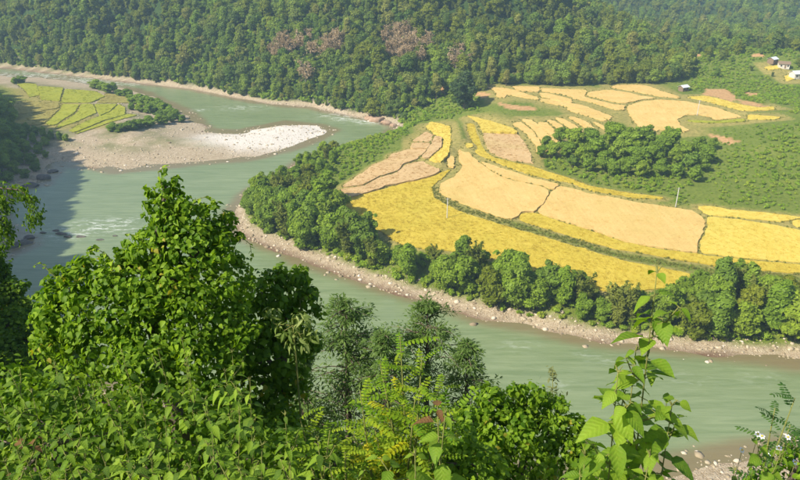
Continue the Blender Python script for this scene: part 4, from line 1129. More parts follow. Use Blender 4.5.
def house(name, loc, rz, L, Wd, H, wall, roof, label, group=None):
    e = empty(name, loc, label, 'hut' if 'hut' in name else 'house', group, rz)
    mb = MB(); mb.box((0, 0, H / 2 - .2), (L, Wd, H + .4))
    mb.add([(-L / 2, -Wd / 2, H), (-L / 2, Wd / 2, H), (-L / 2, 0, H + Wd * .28), (L / 2, -Wd / 2, H), (L / 2, Wd / 2, H), (L / 2, 0, H + Wd * .28)], [(0, 2, 1), (3, 4, 5)])
    obj('wall', mb.mesh('wall'), M[wall], e)
    mb = MB()
    for s in (-1, 1):
        a = Vector((0, s * (Wd / 2 + .5), H - .28 * .5 + .05)); b = Vector((0, -s * .02, H + Wd * .28 + .06))
        X = L / 2 + .5; t = .08
        mb.add([(-X, a.y, a.z), (X, a.y, a.z), (X, b.y, b.z), (-X, b.y, b.z), (-X, a.y, a.z + t), (X, a.y, a.z + t), (X, b.y, b.z + t), (-X, b.y, b.z + t)],
               [(3, 2, 1, 0), (4, 5, 6, 7), (0, 1, 5, 4), (1, 2, 6, 5), (2, 3, 7, 6), (3, 0, 4, 7)])
    obj('roof', mb.mesh('roof'), M[roof], e)
    mb = MB(); mb.box((L * .1, -Wd / 2 - .03, 1.0), (.95, .08, 2.0)); obj('door', mb.mesh('door'), M['wood'], e)
    for x in (-L * .28, L * .34):
        mb = MB(); mb.box((x, -Wd / 2 - .03, 1.5), (.9, .08, 1.0)); w = obj('window', mb.mesh('window'), M['wood'], e)
        mb = MB(); mb.box((x, -Wd / 2 - .075, 1.5), (.74, .02, .84)); obj('pane', mb.mesh('pane'), M['dark_glass'], w)
    return e
q = hit(683, 91); house('field_hut', (q[0], q[1], q[2]), .5, 4.6, 3.4, 2.3, 'wood', 'tin', 'small field hut with pale tin roof at the forest edge')
for (a, b, L, Wd, H, rz, wall, roof, lab) in [(796,78,6.5,5,2.8,.2,'wall','tin','village house with white tin roof past the valley woods'),
                                            (783,68,6,4.5,2.6,-.3,'wall','wood','village house with brown roof and pale walls in the valley'),
                                            (772,63,5,4,2.5,.6,'wood','tin','small wooden village house with tin roof among trees')]:
    q = hit(a, b); house('village_house', (q[0], q[1], q[2]), rz, L, Wd, H, wall, roof, lab)

# ------------------------------------------------------------------ shaded left bank: trees of our own hillside
LB = [(-12,112,17,1.2),(4,118,13,1.1),(-4,132,16,1.2),(10,128,10,1.1),(16,120,7,1),(-10,150,16,1.3),(2,142,12,1.2),(18,136,8,1.1),(28,134,6,1),(36,136,6,1),(44,138,6,1),(52,139,5,1),(60,140,4.5,1),(66,141,4,1),(24,142,7,1),(34,144,6,1),(46,146,5,1),(14,148,9,1),(26,152,7,1),(38,154,5,1),(8,160,10,1),(20,164,7,1),(32,162,5,1),(46,158,4,1),(2,172,11,1),(14,174,7,1),(26,178,5,1),(38,166,4,1),(-14,172,15,1.2),(-14,120,14,1.0),(-10,140,13,1),(6,150,9,1),(14,160,8,1),(-8,165,12,1),(30,165,6,.9),(20,150,7,1),(40,150,5,1),(50,140,4,1),(12,138,7,1),(26,136,5,1),(60,138,3.5,1),(36,172,5,1),(-20,190,12,1),(-6,185,9,1),(8,182,6,1)]
LBW = ['beside the brownish rice plots', 'on the bank between rice plots and gravel bar', 'by the dark shore rocks']
for (a, b, hh, w) in LB:
    lz = LBW[0 if b < 136 else (1 if b < 158 else 2)]; lh = 'tall' if hh > 9 else ('middling' if hh > 5.5 else 'low')
    q = hit(a, b, 120); s = hh / 13; k = int(rng.integers(6))
    place_tree('hillside_tree', BANK[k], (q[0], q[1], q[2] - .3), (s * 1.25 * w, s * 1.25 * w, s), rng.uniform(0, 6.28), '%s dark tree in the hillside shade %s' % (lh, lz), 'tree', '%s shaded trees %s' % (lh, lz), ('bark', 'leaf_bank'))
# trees further up that slope (they cast the shade on the river)
ox, oy = jgrid(-330, -100, 120, 470, 7.5, rng)
dn = poly_dist(ox, oy, NEARHILL[:17])
ok = inside(ox, oy, NEARHILL) & (dn > 4)
ox, oy = ox[ok], oy[ok]; oz = terr(ox, oy); px, py = pix(ox, oy, oz + 6)
ok = (px < np.interp(py, [40, 80, 110, 150, 185, 215, 300], [-5, 8, 22, 30, 22, -8, -10])) & (px > -900)
ox, oy, oz = ox[ok], oy[ok], oz[ok]
scatter('hillside_forest', np.c_[ox, oy, oz - .3], rng.uniform(.6, 1.1, len(ox)), rng.uniform(0, 6.28, len(ox)), FJ, None, 'dark forest on the steep near hillside above the shaded bank')

# ------------------------------------------------------------------ the near slope: plants at our feet
def unit(v): return v / (np.linalg.norm(v, axis=-1, keepdims=True) + 1e-9)

def leaf_template(prof, fold=.22, droop=.25, wav=0.0):
    """prof: (t, half width). Returns V, F: midrib with two halves, tip bending down (-z)."""
    V = []; F = []
    for t, w in prof:
        z = -droop * t * t
        V += [(-w, t, z + fold * w + wav * math.sin(t * 19)), (0, t, z), (w, t, z + fold * w - wav * math.sin(t * 17))]
    for i in range(len(prof) - 1):
        a = i * 3
        F += [(a, a + 1, a + 4, a + 3), (a + 1, a + 2, a + 5, a + 4)]
    return np.array(V, float), np.array(F)
HEART = leaf_template([(-.1, .2), (.05, .42), (.3, .44), (.65, .24), (1.0, .01)], .3, .22)
OVATE = leaf_template([(0, .02), (.1, .26), (.28, .38), (.48, .34), (.7, .2), (.87, .08), (1.0, .005)], .25, .35, .012)
OVATE2 = leaf_template([(0, .012), (.1, .15), (.28, .26), (.5, .24), (.75, .13), (.9, .05), (1.0, .005)], .4, .5, .015)
LANCE = leaf_template([(0, .01), (.2, .12), (.5, .15), (.8, .08), (1.0, .004)], .3, .35)
ELLIP = leaf_template([(0, .03), (.3, .24), (.7, .22), (1.0, .02)], .15, .15)
ROUND = leaf_template([(0, .05), (.25, .36), (.6, .36), (.88, .2), (1.0, .02)], .2, .15)

def basis(axis, nrm):
    y = unit(axis); x = unit(np.cross(y, nrm)); z = np.cross(x, y)
    return np.stack([x, y, z], -1)         # columns

def bulk(tpl, pos, axis, nrm, size, tint):
    V0, F0 = tpl; n = len(pos)
    B = basis(axis, nrm)
    V = np.einsum('nij,vj->nvi', B, V0) * size[:, None, None] + pos[:, None, :]
    F = (F0[None] + (np.arange(n) * len(V0))[:, None, None]).reshape(-1, F0.shape[1])
    return V.reshape(-1, 3), F, np.repeat(tint, len(V0))

def px_lobes(L):
    out = []
    for (a, b, y, r, *rest) in L:
        c = at_y(a, b, y); f = y * math.cos(PITCH) - (c[2] - CAMH) * math.sin(PITCH)
        rr = r * f / FOC
        out.append((*c, rr, rr * (rest[0] if rest else 1.0), rr * (rest[1] if len(rest) > 1 else .9)))
    return np.array(out)

def sub_lobes(rng, lobes, k=7, f=(.22, .45)):
    out = [lobes * np.array([1, 1, 1, .86, .86, .86])]
    for l in lobes:
        d = rand_dir(rng, k); d[:, 2] = np.abs(d[:, 2]) * .8 + d[:, 2] * .2
        r = l[3] * rng.uniform(*f, (k, 1))
        out.append(np.c_[l[:3] + d * l[3:] * .9, r, r, r * .8])
    return np.vstack(out)

def lobe_leaves(rng, lobes, n, tpl, size, hang=.8, out=1.0, up=.6, jit=.55, shell=(.8, 1.1), bury=.55, tb=None):
    area = lobes[:, 3] ** 2
    li = rng.choice(len(lobes), n, p=area / area.sum())
    d = rand_dir(rng, n)
    pos = lobes[li, :3] + d * lobes[li, 3:] * rng.uniform(*shell, (n, 1))
    keep = np.ones(n, bool)
    for k in range(len(lobes)):
        q = (pos - lobes[k, :3]) / lobes[k, 3:]; keep &= ~(((q ** 2).sum(1) < bury) & (li != k))
    pos, d, li = pos[keep], d[keep], li[keep]; m = len(pos)
    nrm = unit(d * out + np.array([-.25, -.1, up]) + rng.normal(0, jit, (m, 3)))
    ax = unit(np.array([0, 0, -hang]) + d * .5 + rng.normal(0, .5, (m, 3)))
    ax = unit(ax - (ax * nrm).sum(1, keepdims=True) * nrm)
    lt = rng.random(len(lobes)) if tb is None else np.asarray(tb)
    tint = np.clip(.3 * lt[li] + .7 * rng.random(m) ** 1.5, 0, 1)
    return bulk(tpl, pos, ax, nrm, size * rng.uniform(.6, 1.25, m), tint)

def leafy(name, loc, rng, lobes, n, tpl, size, mat, label, cat, wood='bark', group=None, inner=True, twigs=8, trad=.06, **kw):
    """a bush or small tree whose leaves are too many to count"""
    e = empty(name, loc, label, cat, group)
    L = np.array(loc)
    lb = lobes.copy(); lb[:, :3] -= L
    V, F, t = lobe_leaves(rng, lb, n, tpl, size, **kw)
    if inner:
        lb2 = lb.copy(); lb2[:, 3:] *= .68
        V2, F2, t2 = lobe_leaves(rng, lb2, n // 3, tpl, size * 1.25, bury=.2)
        F = np.r_[F, F2 + len(V)]; V = np.r_[V, V2]; t = np.r_[t, t2 * .6]  # inner leaves tinted darker, painting in the shade inside the crown
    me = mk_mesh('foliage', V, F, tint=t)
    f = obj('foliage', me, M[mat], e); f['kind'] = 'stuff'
    mb = MB()
    mid = lb[:, :3].mean(0); mid[2] = min(mid[2], lb[:, 2].min() + .3)
    mb.tube([(0, 0, -.3), (0, 0, 0), mid * .5 + rng.normal(0, .05, 3), mid], [trad * 1.4, trad * 1.2, trad, trad * .8], 7)
    for k in range(min(twigs, len(lb))):
        c = lb[k, :3]; mb.tube([mid, (mid + c) / 2 + rng.normal(0, .05, 3), c], [trad * .6, trad * .4, trad * .12], 5)
    obj('trunk', mb.mesh('trunk', True), M[wood], e)
    return e

def on_slope(px, py, y, dy=0.0):
    """a base on the near slope under the pixel's ray at depth y"""
    c = at_y(px, py, y); return (float(c[0]), float(y + dy), float(terr(c[0], y + dy)))

rg = np.random.default_rng(77)
# --- vine-smothered tree
L = px_lobes([(166,186,6.6,9),(172,198,6.6,14),(166,214,6.6,20),(186,222,6.6,26),(212,232,6.7,24),(196,250,6.5,42),(160,252,6.5,32),(212,285,6.5,46),(170,292,6.3,48),(130,285,6.2,36),(95,280,6.2,30),(70,288,6.2,24),
              (56,300,6.1,18),(110,315,6.0,46),(70,325,5.9,32),(160,330,5.9,46),(210,330,6.1,44),(52,345,5.8,22),(100,352,5.7,40),(150,365,5.6,42),(200,370,5.7,40)] + [(165,172,6.6,4),(176,180,6.6,5),(152,192,6.6,6),(146,204,6.5,4),(216,205,6.6,5),(228,216,6.7,6),(205,210,6.6,7),(236,236,6.7,6),(128,244,6.4,6),(118,254,6.3,7),(104,258,6.2,5),(82,262,6.2,7),(60,270,6.2,6),(46,280,6.1,5),(40,296,6.1,6),(238,262,6.7,7),(36,318,6.0,6),(140,236,6.5,5),(92,250,6.2,4)])
leafy('vine_covered_tree', on_slope(150, 300, 6.4, .3), rg, sub_lobes(rg, L, 9, (.18, .42)), 17500, HEART, .055, 'leaf_vine', 'small tree smothered in heart-leaved vines with a pointed top above the river', 'tree', trad=.11, jit=.75, bury=.7)
# yellow leaf cluster on it and loose tendrils
L = px_lobes([(262,292,7.2,28),(290,288,7.4,24),(306,300,7.4,16),(250,318,7.0,32),(285,322,7.2,26),(240,345,6.9,34),(275,355,7.0,30),(250,385,6.8,34),(300,345,7.3,20),(262,415,6.6,30),(292,385,7.0,20),(240,430,6.4,28),(285,425,6.5,22),(318,312,7.4,8),(276,276,7.3,10),(300,280,7.4,8)])
leafy('dark_bush', on_slope(270, 320, 7.1, .3), rg, sub_lobes(rg, L), 5000, HEART, .066, 'leaf_dark', 'dark glossy-leaved bush in the lee of the vine-smothered tree', 'bush', trad=.07)
L = px_lobes([(300,318,6.2,10,1,.6),(285,328,6.2,12,1,.5),(312,330,6.2,8,1,.6),(270,312,6.3,8,1,.5),(300,340,6.2,12,1,.5)])
leafy('pale_climber', on_slope(295, 330, 6.2, .3), rg, L, 210, LANCE, .09, 'leaf_pclimb', 'thin pale-leaved climber hanging over the dark glossy bush', 'climber', 'stem', inner=False, trad=.012, jit=.4)
def shoot(path, y, n, tpl, size, mat, label):
    W_ = np.array([at_y(a, t, y + k * .02) for k, (a, t) in enumerate(path)]); b = np.array([W_[0][0], W_[0][1], float(terr(W_[0][0], W_[0][1]))])
    e = empty('climbing_shoot', tuple(b), label, 'climber', 'loose climbing shoots')
    W_ = W_ - b; mb = MB(); mb.tube(np.vstack([[0, 0, -.1], W_]), np.linspace(.008, .002, len(W_) + 1), 5); obj('stem', mb.mesh('stem', True), M['stem'], e)
    q = np.linspace(.15, 1, n) * (len(W_) - 1); P = np.stack([np.interp(q, np.arange(len(W_)), W_[:, k]) for k in range(3)], 1)
    for k in range(n):
        lf = obj('leaf', VL[k % 2], None, e); u = rg.normal(0, 1, 3) * [1, 1, .4] + [0, 0, -.4]
        set_basis(lf, P[k], u, (rg.normal(0, .3) - .2, rg.normal(0, .3), 1), size * rg.uniform(.6, 1.2) * (1.15 - .5 * k / n))
def set_basis(o, loc, axis, nrm, s):
    B = basis(np.array([axis], float), np.array([nrm], float))[0]
    o.matrix_basis = Matrix(((B[0, 0] * s, B[0, 1] * s, B[0, 2] * s, loc[0]), (B[1, 0] * s, B[1, 1] * s, B[1, 2] * s, loc[1]), (B[2, 0] * s, B[2, 1] * s, B[2, 2] * s, loc[2]), (0, 0, 0, 1)))
VL = []
for tv_ in (.5, .9):
    m_ = mk_mesh('leaf', HEART[0], HEART[1], tint=np.full(len(HEART[0]), tv_)); m_.materials.append(M['leaf_vine']); VL.append(m_)
for pth, y_ in (([(172,215),(163,190),(158,172),(166,166)],6.5), ([(185,220),(196,200),(208,196),(213,203)],6.5), ([(225,245),(240,236),(250,244),(252,258)],6.6), ([(120,275),(108,256),(96,248),(88,252)],6.1), ([(70,290),(50,272),(40,262),(34,266)],6.0),
                ([(215,262),(234,258),(246,268),(258,280)],6.6), ([(60,315),(40,308),(30,318),(27,330)],5.9), ([(300,300),(314,292),(320,296),(322,306)],7.2), ([(150,250),(138,236),(126,234)],6.4)):
    shoot(pth, y_, 11, HEART, .06, 'leaf_vine', 'loose climbing shoot curling out of the vine-smothered tree')
# --- feathery trees lower down the slope
def feathery(seed, cx, top, y, wpx, label, nb=95, per=64):
    r = np.random.default_rng(seed)
    b = np.array(on_slope(cx, top + 60, y, 0)); t = at_y(cx, top, y); H = t[2] - b[2]
    W = wpx * (y / math.cos(PITCH)) / FOC
    e = empty('feathery_tree', tuple(b), label, 'tree')
    mb = MB(); tipx = t[0] - b[0]
    mb.tube([(0, 0, -.4), (0, 0, 0), (tipx * .4, .1, H * .5), (tipx, 0, H)], [.2, .17, .11, .02], 7)
    P = []; A = []
    for k in range(nb):
        f = .35 + .65 * r.random() ** .7; az = r.uniform(0, 6.28)
        Lb = W * (.24 + .95 * min(1, (1 - f) / .38) ** .7) * r.uniform(.4, 1.25)
        s0 = np.array([tipx * f, 0, H * f]); el = r.uniform(.25, .75)
        u = np.array([math.cos(az) * math.cos(el), math.sin(az) * math.cos(el), math.sin(el)])
        ts = np.linspace(0, 1, 5); br = s0 + u * Lb * ts[:, None] + np.array([0, 0, -.42 * Lb]) * (ts ** 2)[:, None]
        mb.tube(br, np.linspace(.025, .004, 5), 4)
        q = r.uniform(.2, 1.05, per); pp = np.stack([np.interp(q, ts, br[:, i]) for i in range(3)], 1)
        sp = .05 + .2 * Lb * (1.1 - q)[:, None] * .8
        off = r.normal(size=(per, 3)) * sp * np.array([1, 1, .5]); P.append(pp + off); A.append(u * .7 + unit(off) * .9 + np.array([0, 0, -.25]))
    P = np.vstack(P); A = np.vstack(A); n = len(P)
    V, F, tt = bulk(LANCE, P, A + r.normal(0, .25, (n, 3)), np.array([0, 0, 1.0]) + r.normal(0, .35, (n, 3)), r.uniform(.08, .18, n), r.random(n))
    f = obj('foliage', mk_mesh('foliage', V, F, tint=tt), M['leaf_feather'], e); f['kind'] = 'stuff'
    obj('trunk', mb.mesh('trunk', True), M['bark'], e)
    return e
feathery(1, 345, 300, 17.0, 62, 'grey-green feathery tree with a broad loose top rising from the slope')
feathery(2, 428, 303, 18.5, 62, 'feathery tree with flat layered sprays behind the yellowing pinnate shrub')
feathery(3, 468, 345, 17.5, 42, 'low feathery tree leaning toward the tangled dense shrub', 60)
feathery(4, 300, 352, 15.5, 36, 'dense feathery tree between the dark glossy bush and the leafy herbs', 70)
feathery(9, 385, 335, 16.0, 50, 'short feathery tree between its two taller feathery neighbours', 70)
# --- yellowing pinnate shrub: every compound leaf is a part
def pinnate_mesh(seed, nl=8, L=.30, lf=.055):
    r = np.random.default_rng(seed); P = []; A = []; Nn = []; S = []
    mbs = MB()
    ts = np.linspace(0, 1, 7); rach = np.stack([0 * ts, L * ts, -.28 * L * ts ** 2], 1)
    mbs.tube(rach, np.linspace(.003, .001, 7), 4)
    for k in range(nl):
        t = .15 + .83 * k / (nl - 1); p = np.array([0, L * t, -.28 * L * t * t])
        for s in (-1, 1):
            P.append(p); A.append((s, .35, -.25 + r.normal(0, .1))); Nn.append((0, .2 + r.normal(0, .15), 1)); S.append(lf * (1 - .35 * abs(t - .5)) * r.uniform(.85, 1.15))
    P.append(rach[-1]); A.append((0, 1, -.4)); Nn.append((0, .3, 1)); S.append(lf)
    V, F, t = bulk(ELLIP, np.array(P), np.array(A, float), np.array(Nn, float), np.array(S), r.random(len(P)))
    n0 = len(mbs.V)
    return mk_mesh('pinnate_leaf', np.r_[np.array(mbs.V), V], mbs.F + [tuple(f) for f in (F + n0).tolist()], tint=np.r_[np.full(n0, .4), t])
PIN = [pinnate_mesh(i) for i in range(4)]
M['leaf_pin'] = leaf_mat('leaf_pin', (0.11, 0.26, 0.015), (0.36, 0.46, 0.03), 0.48, vary=.7)
for m_ in PIN: m_.materials.append(M['leaf_pin'])
PINY = [mesh_with(m_, 'leaf_yellow') for m_ in PIN]
def set_basis(o, loc, axis, nrm, s):
    B = basis(np.array([axis], float), np.array([nrm], float))[0]
    m = Matrix(((B[0, 0] * s, B[0, 1] * s, B[0, 2] * s, loc[0]), (B[1, 0] * s, B[1, 1] * s, B[1, 2] * s, loc[1]), (B[2, 0] * s, B[2, 1] * s, B[2, 2] * s, loc[2]), (0, 0, 0, 1)))
    o.matrix_basis = m

def pinnate_shrub(tops, y, base_px, label, meshes, seed, per=16, yel=None, sz=1.0, name='pinnate_shrub'):
    r = np.random.default_rng(seed)
    b = np.array(on_slope(*base_px, y, .1)); e = empty(name, tuple(b), label, 'shrub')
    for (a, t) in tops:
        top = at_y(a, t, y + r.normal(0, .12)) - b
        pts = np.array([(0, 0, -.2), top * .35 + r.normal(0, .05, 3), top * .7 + r.normal(0, .05, 3), top])
        mb = MB(); mb.tube(pts, [.022, .017, .011, .004], 6); obj('stem', mb.mesh('stem', True), M['stem'], e)
        for k in range(per):
            f = .35 + .65 * (k + r.random()) / per
            seg = f * 3; i = min(2, int(seg)); p = pts[i] + (pts[i + 1] - pts[i]) * (seg - i)
            az = k * 2.4 + r.normal(0, .3); el = r.uniform(.0, .6) + .5 * max(0, f - .8) * 4
            ax = (math.cos(az) * math.cos(el), math.sin(az) * math.cos(el), math.sin(el))
            ms = meshes
            if yel and yel[0] < f < yel[1] and r.random() < .42: ms = PINY
            lf = obj('leaf', ms[r.integers(len(ms))], None, e); set_basis(lf, p, ax, (0, 0, 1), sz * r.uniform(.7, 1.15) * (1.1 - .35 * f))
    return e
pinnate_shrub([(400, 336), (380, 362), (422, 356), (360, 390), (440, 385), (392, 385), (415, 398), (372, 415), (432, 420), (398, 425), (352, 430), (450, 410)], 5.0, (398, 480), 'bright shrub of pinnate leaves turning yellow in the middle', PIN, 5, per=22, yel=(.5, .82), sz=1.15)
pinnate_shrub([(300, 418), (330, 430), (275, 440), (345, 452)], 4.4, (310, 480), 'low green pinnate-leaved shrub beside the yellowing shrub', PIN, 6, per=14)
# dark pinnate shrub at the edge of the gravel view
M['leaf_pind'] = leaf_mat('leaf_pind', (0.035, 0.1, 0.02), (0.1, 0.19, 0.04), 0.35, vary=.6)
PIND = [mesh_with(m_, 'leaf_pind') for m_ in PIN]
pinnate_shrub([(795, 398), (775, 408), (812, 405), (790, 425), (822, 430)], 4.6, (800, 480), 'grey-green pinnate shrub over the white daisies', PIND, 8, per=18)

# --- tangled dense shrub
L = px_lobes([(488,400,7.0,14),(505,410,7.2,18),(530,396,7.2,14),(548,412,7.3,18),(470,420,6.8,18),(500,430,6.7,28),(540,436,7.0,26),(572,428,7.2,14),(520,462,6.5,34),(565,458,6.8,24),(480,455,6.5,26),(590,462,7.0,16),(515,388,7.1,7),(560,404,7.2,8)])
leafy('round_leaved_shrub', on_slope(520, 440, 6.9, .3), rg, sub_lobes(rg, L, 8, (.25, .6)), 5200, OVATE, .075, 'leaf_vine', 'tangled shrub of small dense leaves above the river', 'shrub', trad=.06, up=.5, jit=.8, bury=.6)
L = px_lobes([(455,440,5.6,22),(440,462,5.4,24),(480,470,5.3,26),(465,485,5.2,26)])
leafy('round_leaved_shrub', on_slope(460, 460, 5.4, .2), rg, L, 900, ROUND, .07, 'leaf_vine', 'bright little round-leaved shrub behind the red-tipped herb', 'shrub', trad=.04, up=.8)
# bamboo spray
bt = bamboo_tree(402, 9.0, 5, 1500, .13)
b = on_slope(556, 395, 19.0, 0)
topz = at_y(556, 384, 19.0)[2]
e = place_tree('bamboo_spray', bt, b, (topz - b[2]) / 9.0, 1.2, 'thin pale bamboo spray rising past the tangled dense shrub', 'bamboo', None, ('stem', 'leaf_bspray'))

# --- herbs with leaves one can pick apart
def herb_leaf(tpl, nm, mat, seed):
    V, F = tpl; r = np.random.default_rng(seed); tv = np.full(len(V), r.random() * .6); tv[1::3] = 1.6
    me = mk_mesh(nm, V, F, smooth=False, tint=tv); me.materials.append(M[mat]); return me
HL = [herb_leaf(OVATE, 'leaf', 'leaf_herb', 1), herb_leaf(OVATE2, 'leaf', 'leaf_herb', 2), herb_leaf(leaf_template([(0, .015), (.1, .22), (.28, .33), (.52, .28), (.75, .15), (.9, .06), (1.0, .005)], .15, .45, .02), 'leaf', 'leaf_herb', 3), herb_leaf(leaf_template([(0, .012), (.15, .16), (.35, .24), (.55, .22), (.8, .11), (1.0, .005)], .5, .2, .02), 'leaf', 'leaf_herb', 4)]
HL2 = [HL[1], HL[3]] + [herb_leaf(leaf_template([(0, .012), (.12, .1), (.35, .17), (.6, .14), (.82, .07), (1.0, .004)], .35, .4, .01), 'leaf', 'leaf_herb', 31), herb_leaf(leaf_template([(0, .015), (.12, .2), (.3, .28), (.55, .22), (.8, .1), (1.0, .004)], .1, .55, .03), 'leaf', 'leaf_herbd', 32)]
HLR = [mesh_with(m_, 'leaf_red') for m_ in HL[:2]]
HLB = [mesh_with(m_, 'leaf_vine') for m_ in HL[:2]]
def herb(top_px, y, label, seed, length=1.5, size=.1, nodes=9, branches=3, group=None, lean=(0, 0), red=False, step=.115, meshes=None, cat='herb', frac=1.0):
    r = np.random.default_rng(seed)
    top = at_y(*top_px, y)
    bx_, by_ = top[0] - lean[0], y - lean[1]
    bz = float(terr(bx_, by_)); b = np.array([bx_, by_, bz])
    e = empty('leafy_herb', tuple(b), label, cat, group)
    ms = meshes or HL
    T = top - b
    pts = np.array([(0, 0, -.1), T * .33 + r.normal(0, .02, 3), T * .66 + r.normal(0, .03, 3), T])
    def along(P, f):
        s = np.clip(f, 0, .9999) * (len(P) - 1); i = int(s); return P[i] + (P[i + 1] - P[i]) * (s - i)
    mb = MB(); mb.tube([along(pts, f) for f in np.linspace(0, 1, 9)], np.linspace(.009, .002, 9), 6)
    H = np.linalg.norm(T)
    def pair(p, d, k, s, az0):
        for sgn in (0, 1):
            az = az0 + k * 1.5708 + sgn * math.pi + r.normal(0, .2); el = r.uniform(-.35, .35)
            u = np.array([math.cos(az) * math.cos(el), math.sin(az) * math.cos(el), math.sin(el)])
            sz = s * r.uniform(.75, 1.15)
            src = HLR if (red and r.random() < .5 and s < size * .8) else ms
            pe = .22 * sz
            mb.tube([p, p + u * pe], [.0028, .0018], 4)
            lf = obj('leaf', src[r.integers(len(src))], None, e)
            set_basis(lf, p + u * pe, u + np.array([0, 0, -.15]), (r.normal(0, .2), r.normal(0, .2), 1), sz)
    az0 = r.uniform(0, 6.28)
    for k in range(nodes):
        f = 1 - (k * step) / H
        if f < .12: break
        pair(along(pts, f), None, k, size * (.35 + .65 * min(1, (k + .3) / 2.6)), az0)
    for q in range(branches):
        f = 1 - (1.5 + q * 1.7 + r.random()) * step / H
        p0 = along(pts, max(.15, f)); az = az0 + q * 2.3; Lb = step * r.uniform(1.3, 2.4)
        u = np.array([math.cos(az) * .75, math.sin(az) * .75, .7]); p1 = p0 + u * Lb * .5; p2 = p1 + (u * .6 + [0, 0, .5]) * Lb * .5
        mb.tube([p0, p1, p2], [.005, .004, .002], 5)
        for k in range(3): pair(p2 + (p0 - p2) * k * .28, None, k, size * (.4 + .25 * k), az)
    # bud cluster at the tip
    for q in range(4):
        mb.tube([T, T + np.array([r.normal(0, .012), r.normal(0, .012), .03])], [.004, .001], 4)
    obj('stem', mb.mesh('stem', True), M['stem'], e)
    return e
# the tall one against the river
herb((657, 272), 2.35, 'tall upright herb with broad pointed leaves against the river', 900, size=.135, nodes=12, branches=9, lean=(-.16, -.05), step=.1)
herb((618, 372), 2.25, 'leafy herb at the side of the tall upright herb, crowded with leaves', 901, size=.14, nodes=9, branches=7, lean=(-.05, 0), step=.09)
herb((672, 405), 2.3, 'stout herb with bud clusters by the gravel shore view', 902, size=.14, nodes=7, branches=6, lean=(-.05, 0), step=.09)
herb((636, 350), 2.5, 'slim herb tangled into the tall upright herb', 903, size=.125, nodes=8, branches=6, lean=(-.08, 0), step=.09)
herb((585, 455), 2.2, 'low herb with wide pale leaves beneath the tangled dense shrub', 904, size=.12, nodes=4, branches=3)
herb((650, 455), 2.1, 'short herb at the foot of the tall upright herb', 905, size=.115, nodes=4, branches=3)
herb((445, 415), 2.2, 'large-leaved herb with reddish young tips before the yellowing shrub', 906, size=.14, nodes=6, branches=4, red=True)
herb((415, 455), 2.1, 'broad pale-leaved herb beside the red-tipped herb', 907, size=.13, nodes=4, branches=2)
herb((735, 470), 3.0, 'sprawling herb at the edge of the pebble shore view', 908, size=.11, nodes=3, branches=3, lean=(.2, 0))
herb((780, 455), 2.7, 'herb with long leaves rising among the white daisies', 909, size=.13, nodes=5, branches=3)
# herb thicket below the vine tree
spots = [(10,372,4.4),(32,392,3.9),(18,430,3.2),(55,365,4.6),(75,400,3.7),(60,440,3.0),(100,378,4.4),(122,352,4.7),(118,412,3.5),(100,450,2.9),(140,388,4.0),(158,350,4.6),(165,420,3.3),(150,458,2.8),(186,366,4.4),(205,400,3.7),
         (182,340,4.9),(225,372,4.3),(208,445,3.0),(240,415,3.5),(250,380,4.2),(262,445,3.0),(285,415,3.6),(232,352,4.8),(36,465,2.7),(190,468,2.6),(240,470,2.6),(290,465,2.7),(5,462,2.8),(80,474,2.5),(130,478,2.5),(330,468,2.8),(318,440,3.3),(0,400,3.8)]
rh = np.random.default_rng(5)
near_l = 'leafy herb with pointed leaves in the sunlit thicket under the vine-smothered tree'
for j, (a, t, y) in enumerate(spots):
    hz_ = 'under the vine-smothered tree' if a < 150 else ('beside the dark glossy bush' if a < 265 else 'by the low pinnate shrub'); hr = 'small-looking' if y > 4.1 else ('large-looking' if y < 3.1 else 'middling')
    lab = '%s pointed-leaved herb of the sunlit thicket %s' % (hr, hz_); g = '%s thicket herbs %s' % (hr, hz_)
    red = j in (2, 33)
    if red: lab = 'herb with rust-red young leaves at the rim of the sunlit thicket'; g = 'red-leaved herbs'
    herb((a, t), y, lab, 1000 + j, size=rh.uniform(.085, .14), nodes=8, meshes=HL2, branches=3, group=g, lean=(rh.normal(0, .12), rh.normal(0, .08)), red=red)
# bushes that fill the slope between them
fill = [('shaded leafy bush under the skirts of the vine-smothered tree', [(70,392,6.8,34),(110,398,6.8,36),(150,402,6.9,36),(190,405,6.9,34),(230,410,7.0,30),(130,430,6.4,30),(180,435,6.4,30),(80,430,6.4,30)], .07, 2600, 'leaf_dark'),
        ('dense small-leaved bush filling the slope under the sunlit thicket', [(40,420,4.6,46),(0,440,4.4,44),(80,455,4.3,50),(120,430,4.5,46),(20,475,4.1,44)], .06, 1700, 'leaf_dark'),
        ('dense bush of mid-green leaves under the herbs beside the dark glossy bush', [(180,440,4.6,50),(230,455,4.4,46),(160,478,4.2,44),(270,470,4.3,44),(215,420,4.8,40)], .06, 1700, 'leaf_dark'),
        ('shaded small-leaved bush beneath the low pinnate shrub', [(310,465,5.6,40),(345,470,5.6,36),(280,440,5.9,34),(370,480,5.5,36)], .07, 1200, 'leaf_dark'),
        ('dark leafy bush behind the broad pale-leaved herb', [(400,475,5.6,34),(430,490,5.4,32),(380,455,5.9,26)], .065, 800, 'leaf_dark'),
        ('shaded bush under the tall upright herb', [(600,480,4.8,30),(630,500,4.6,30),(580,495,4.9,24)], .06, 700, 'leaf_dark'),
        ('green bush under the white daisies', [(790,480,4.3,34),(815,465,4.5,30),(765,500,4.2,26)], .05, 800, 'leaf_vine'),
        ('brownish-green bush at the rim of the sunlit thicket', [(5,385,5.2,30),(25,400,5.1,26),(-10,410,5.0,30)], .065, 700, 'leaf_vine')]
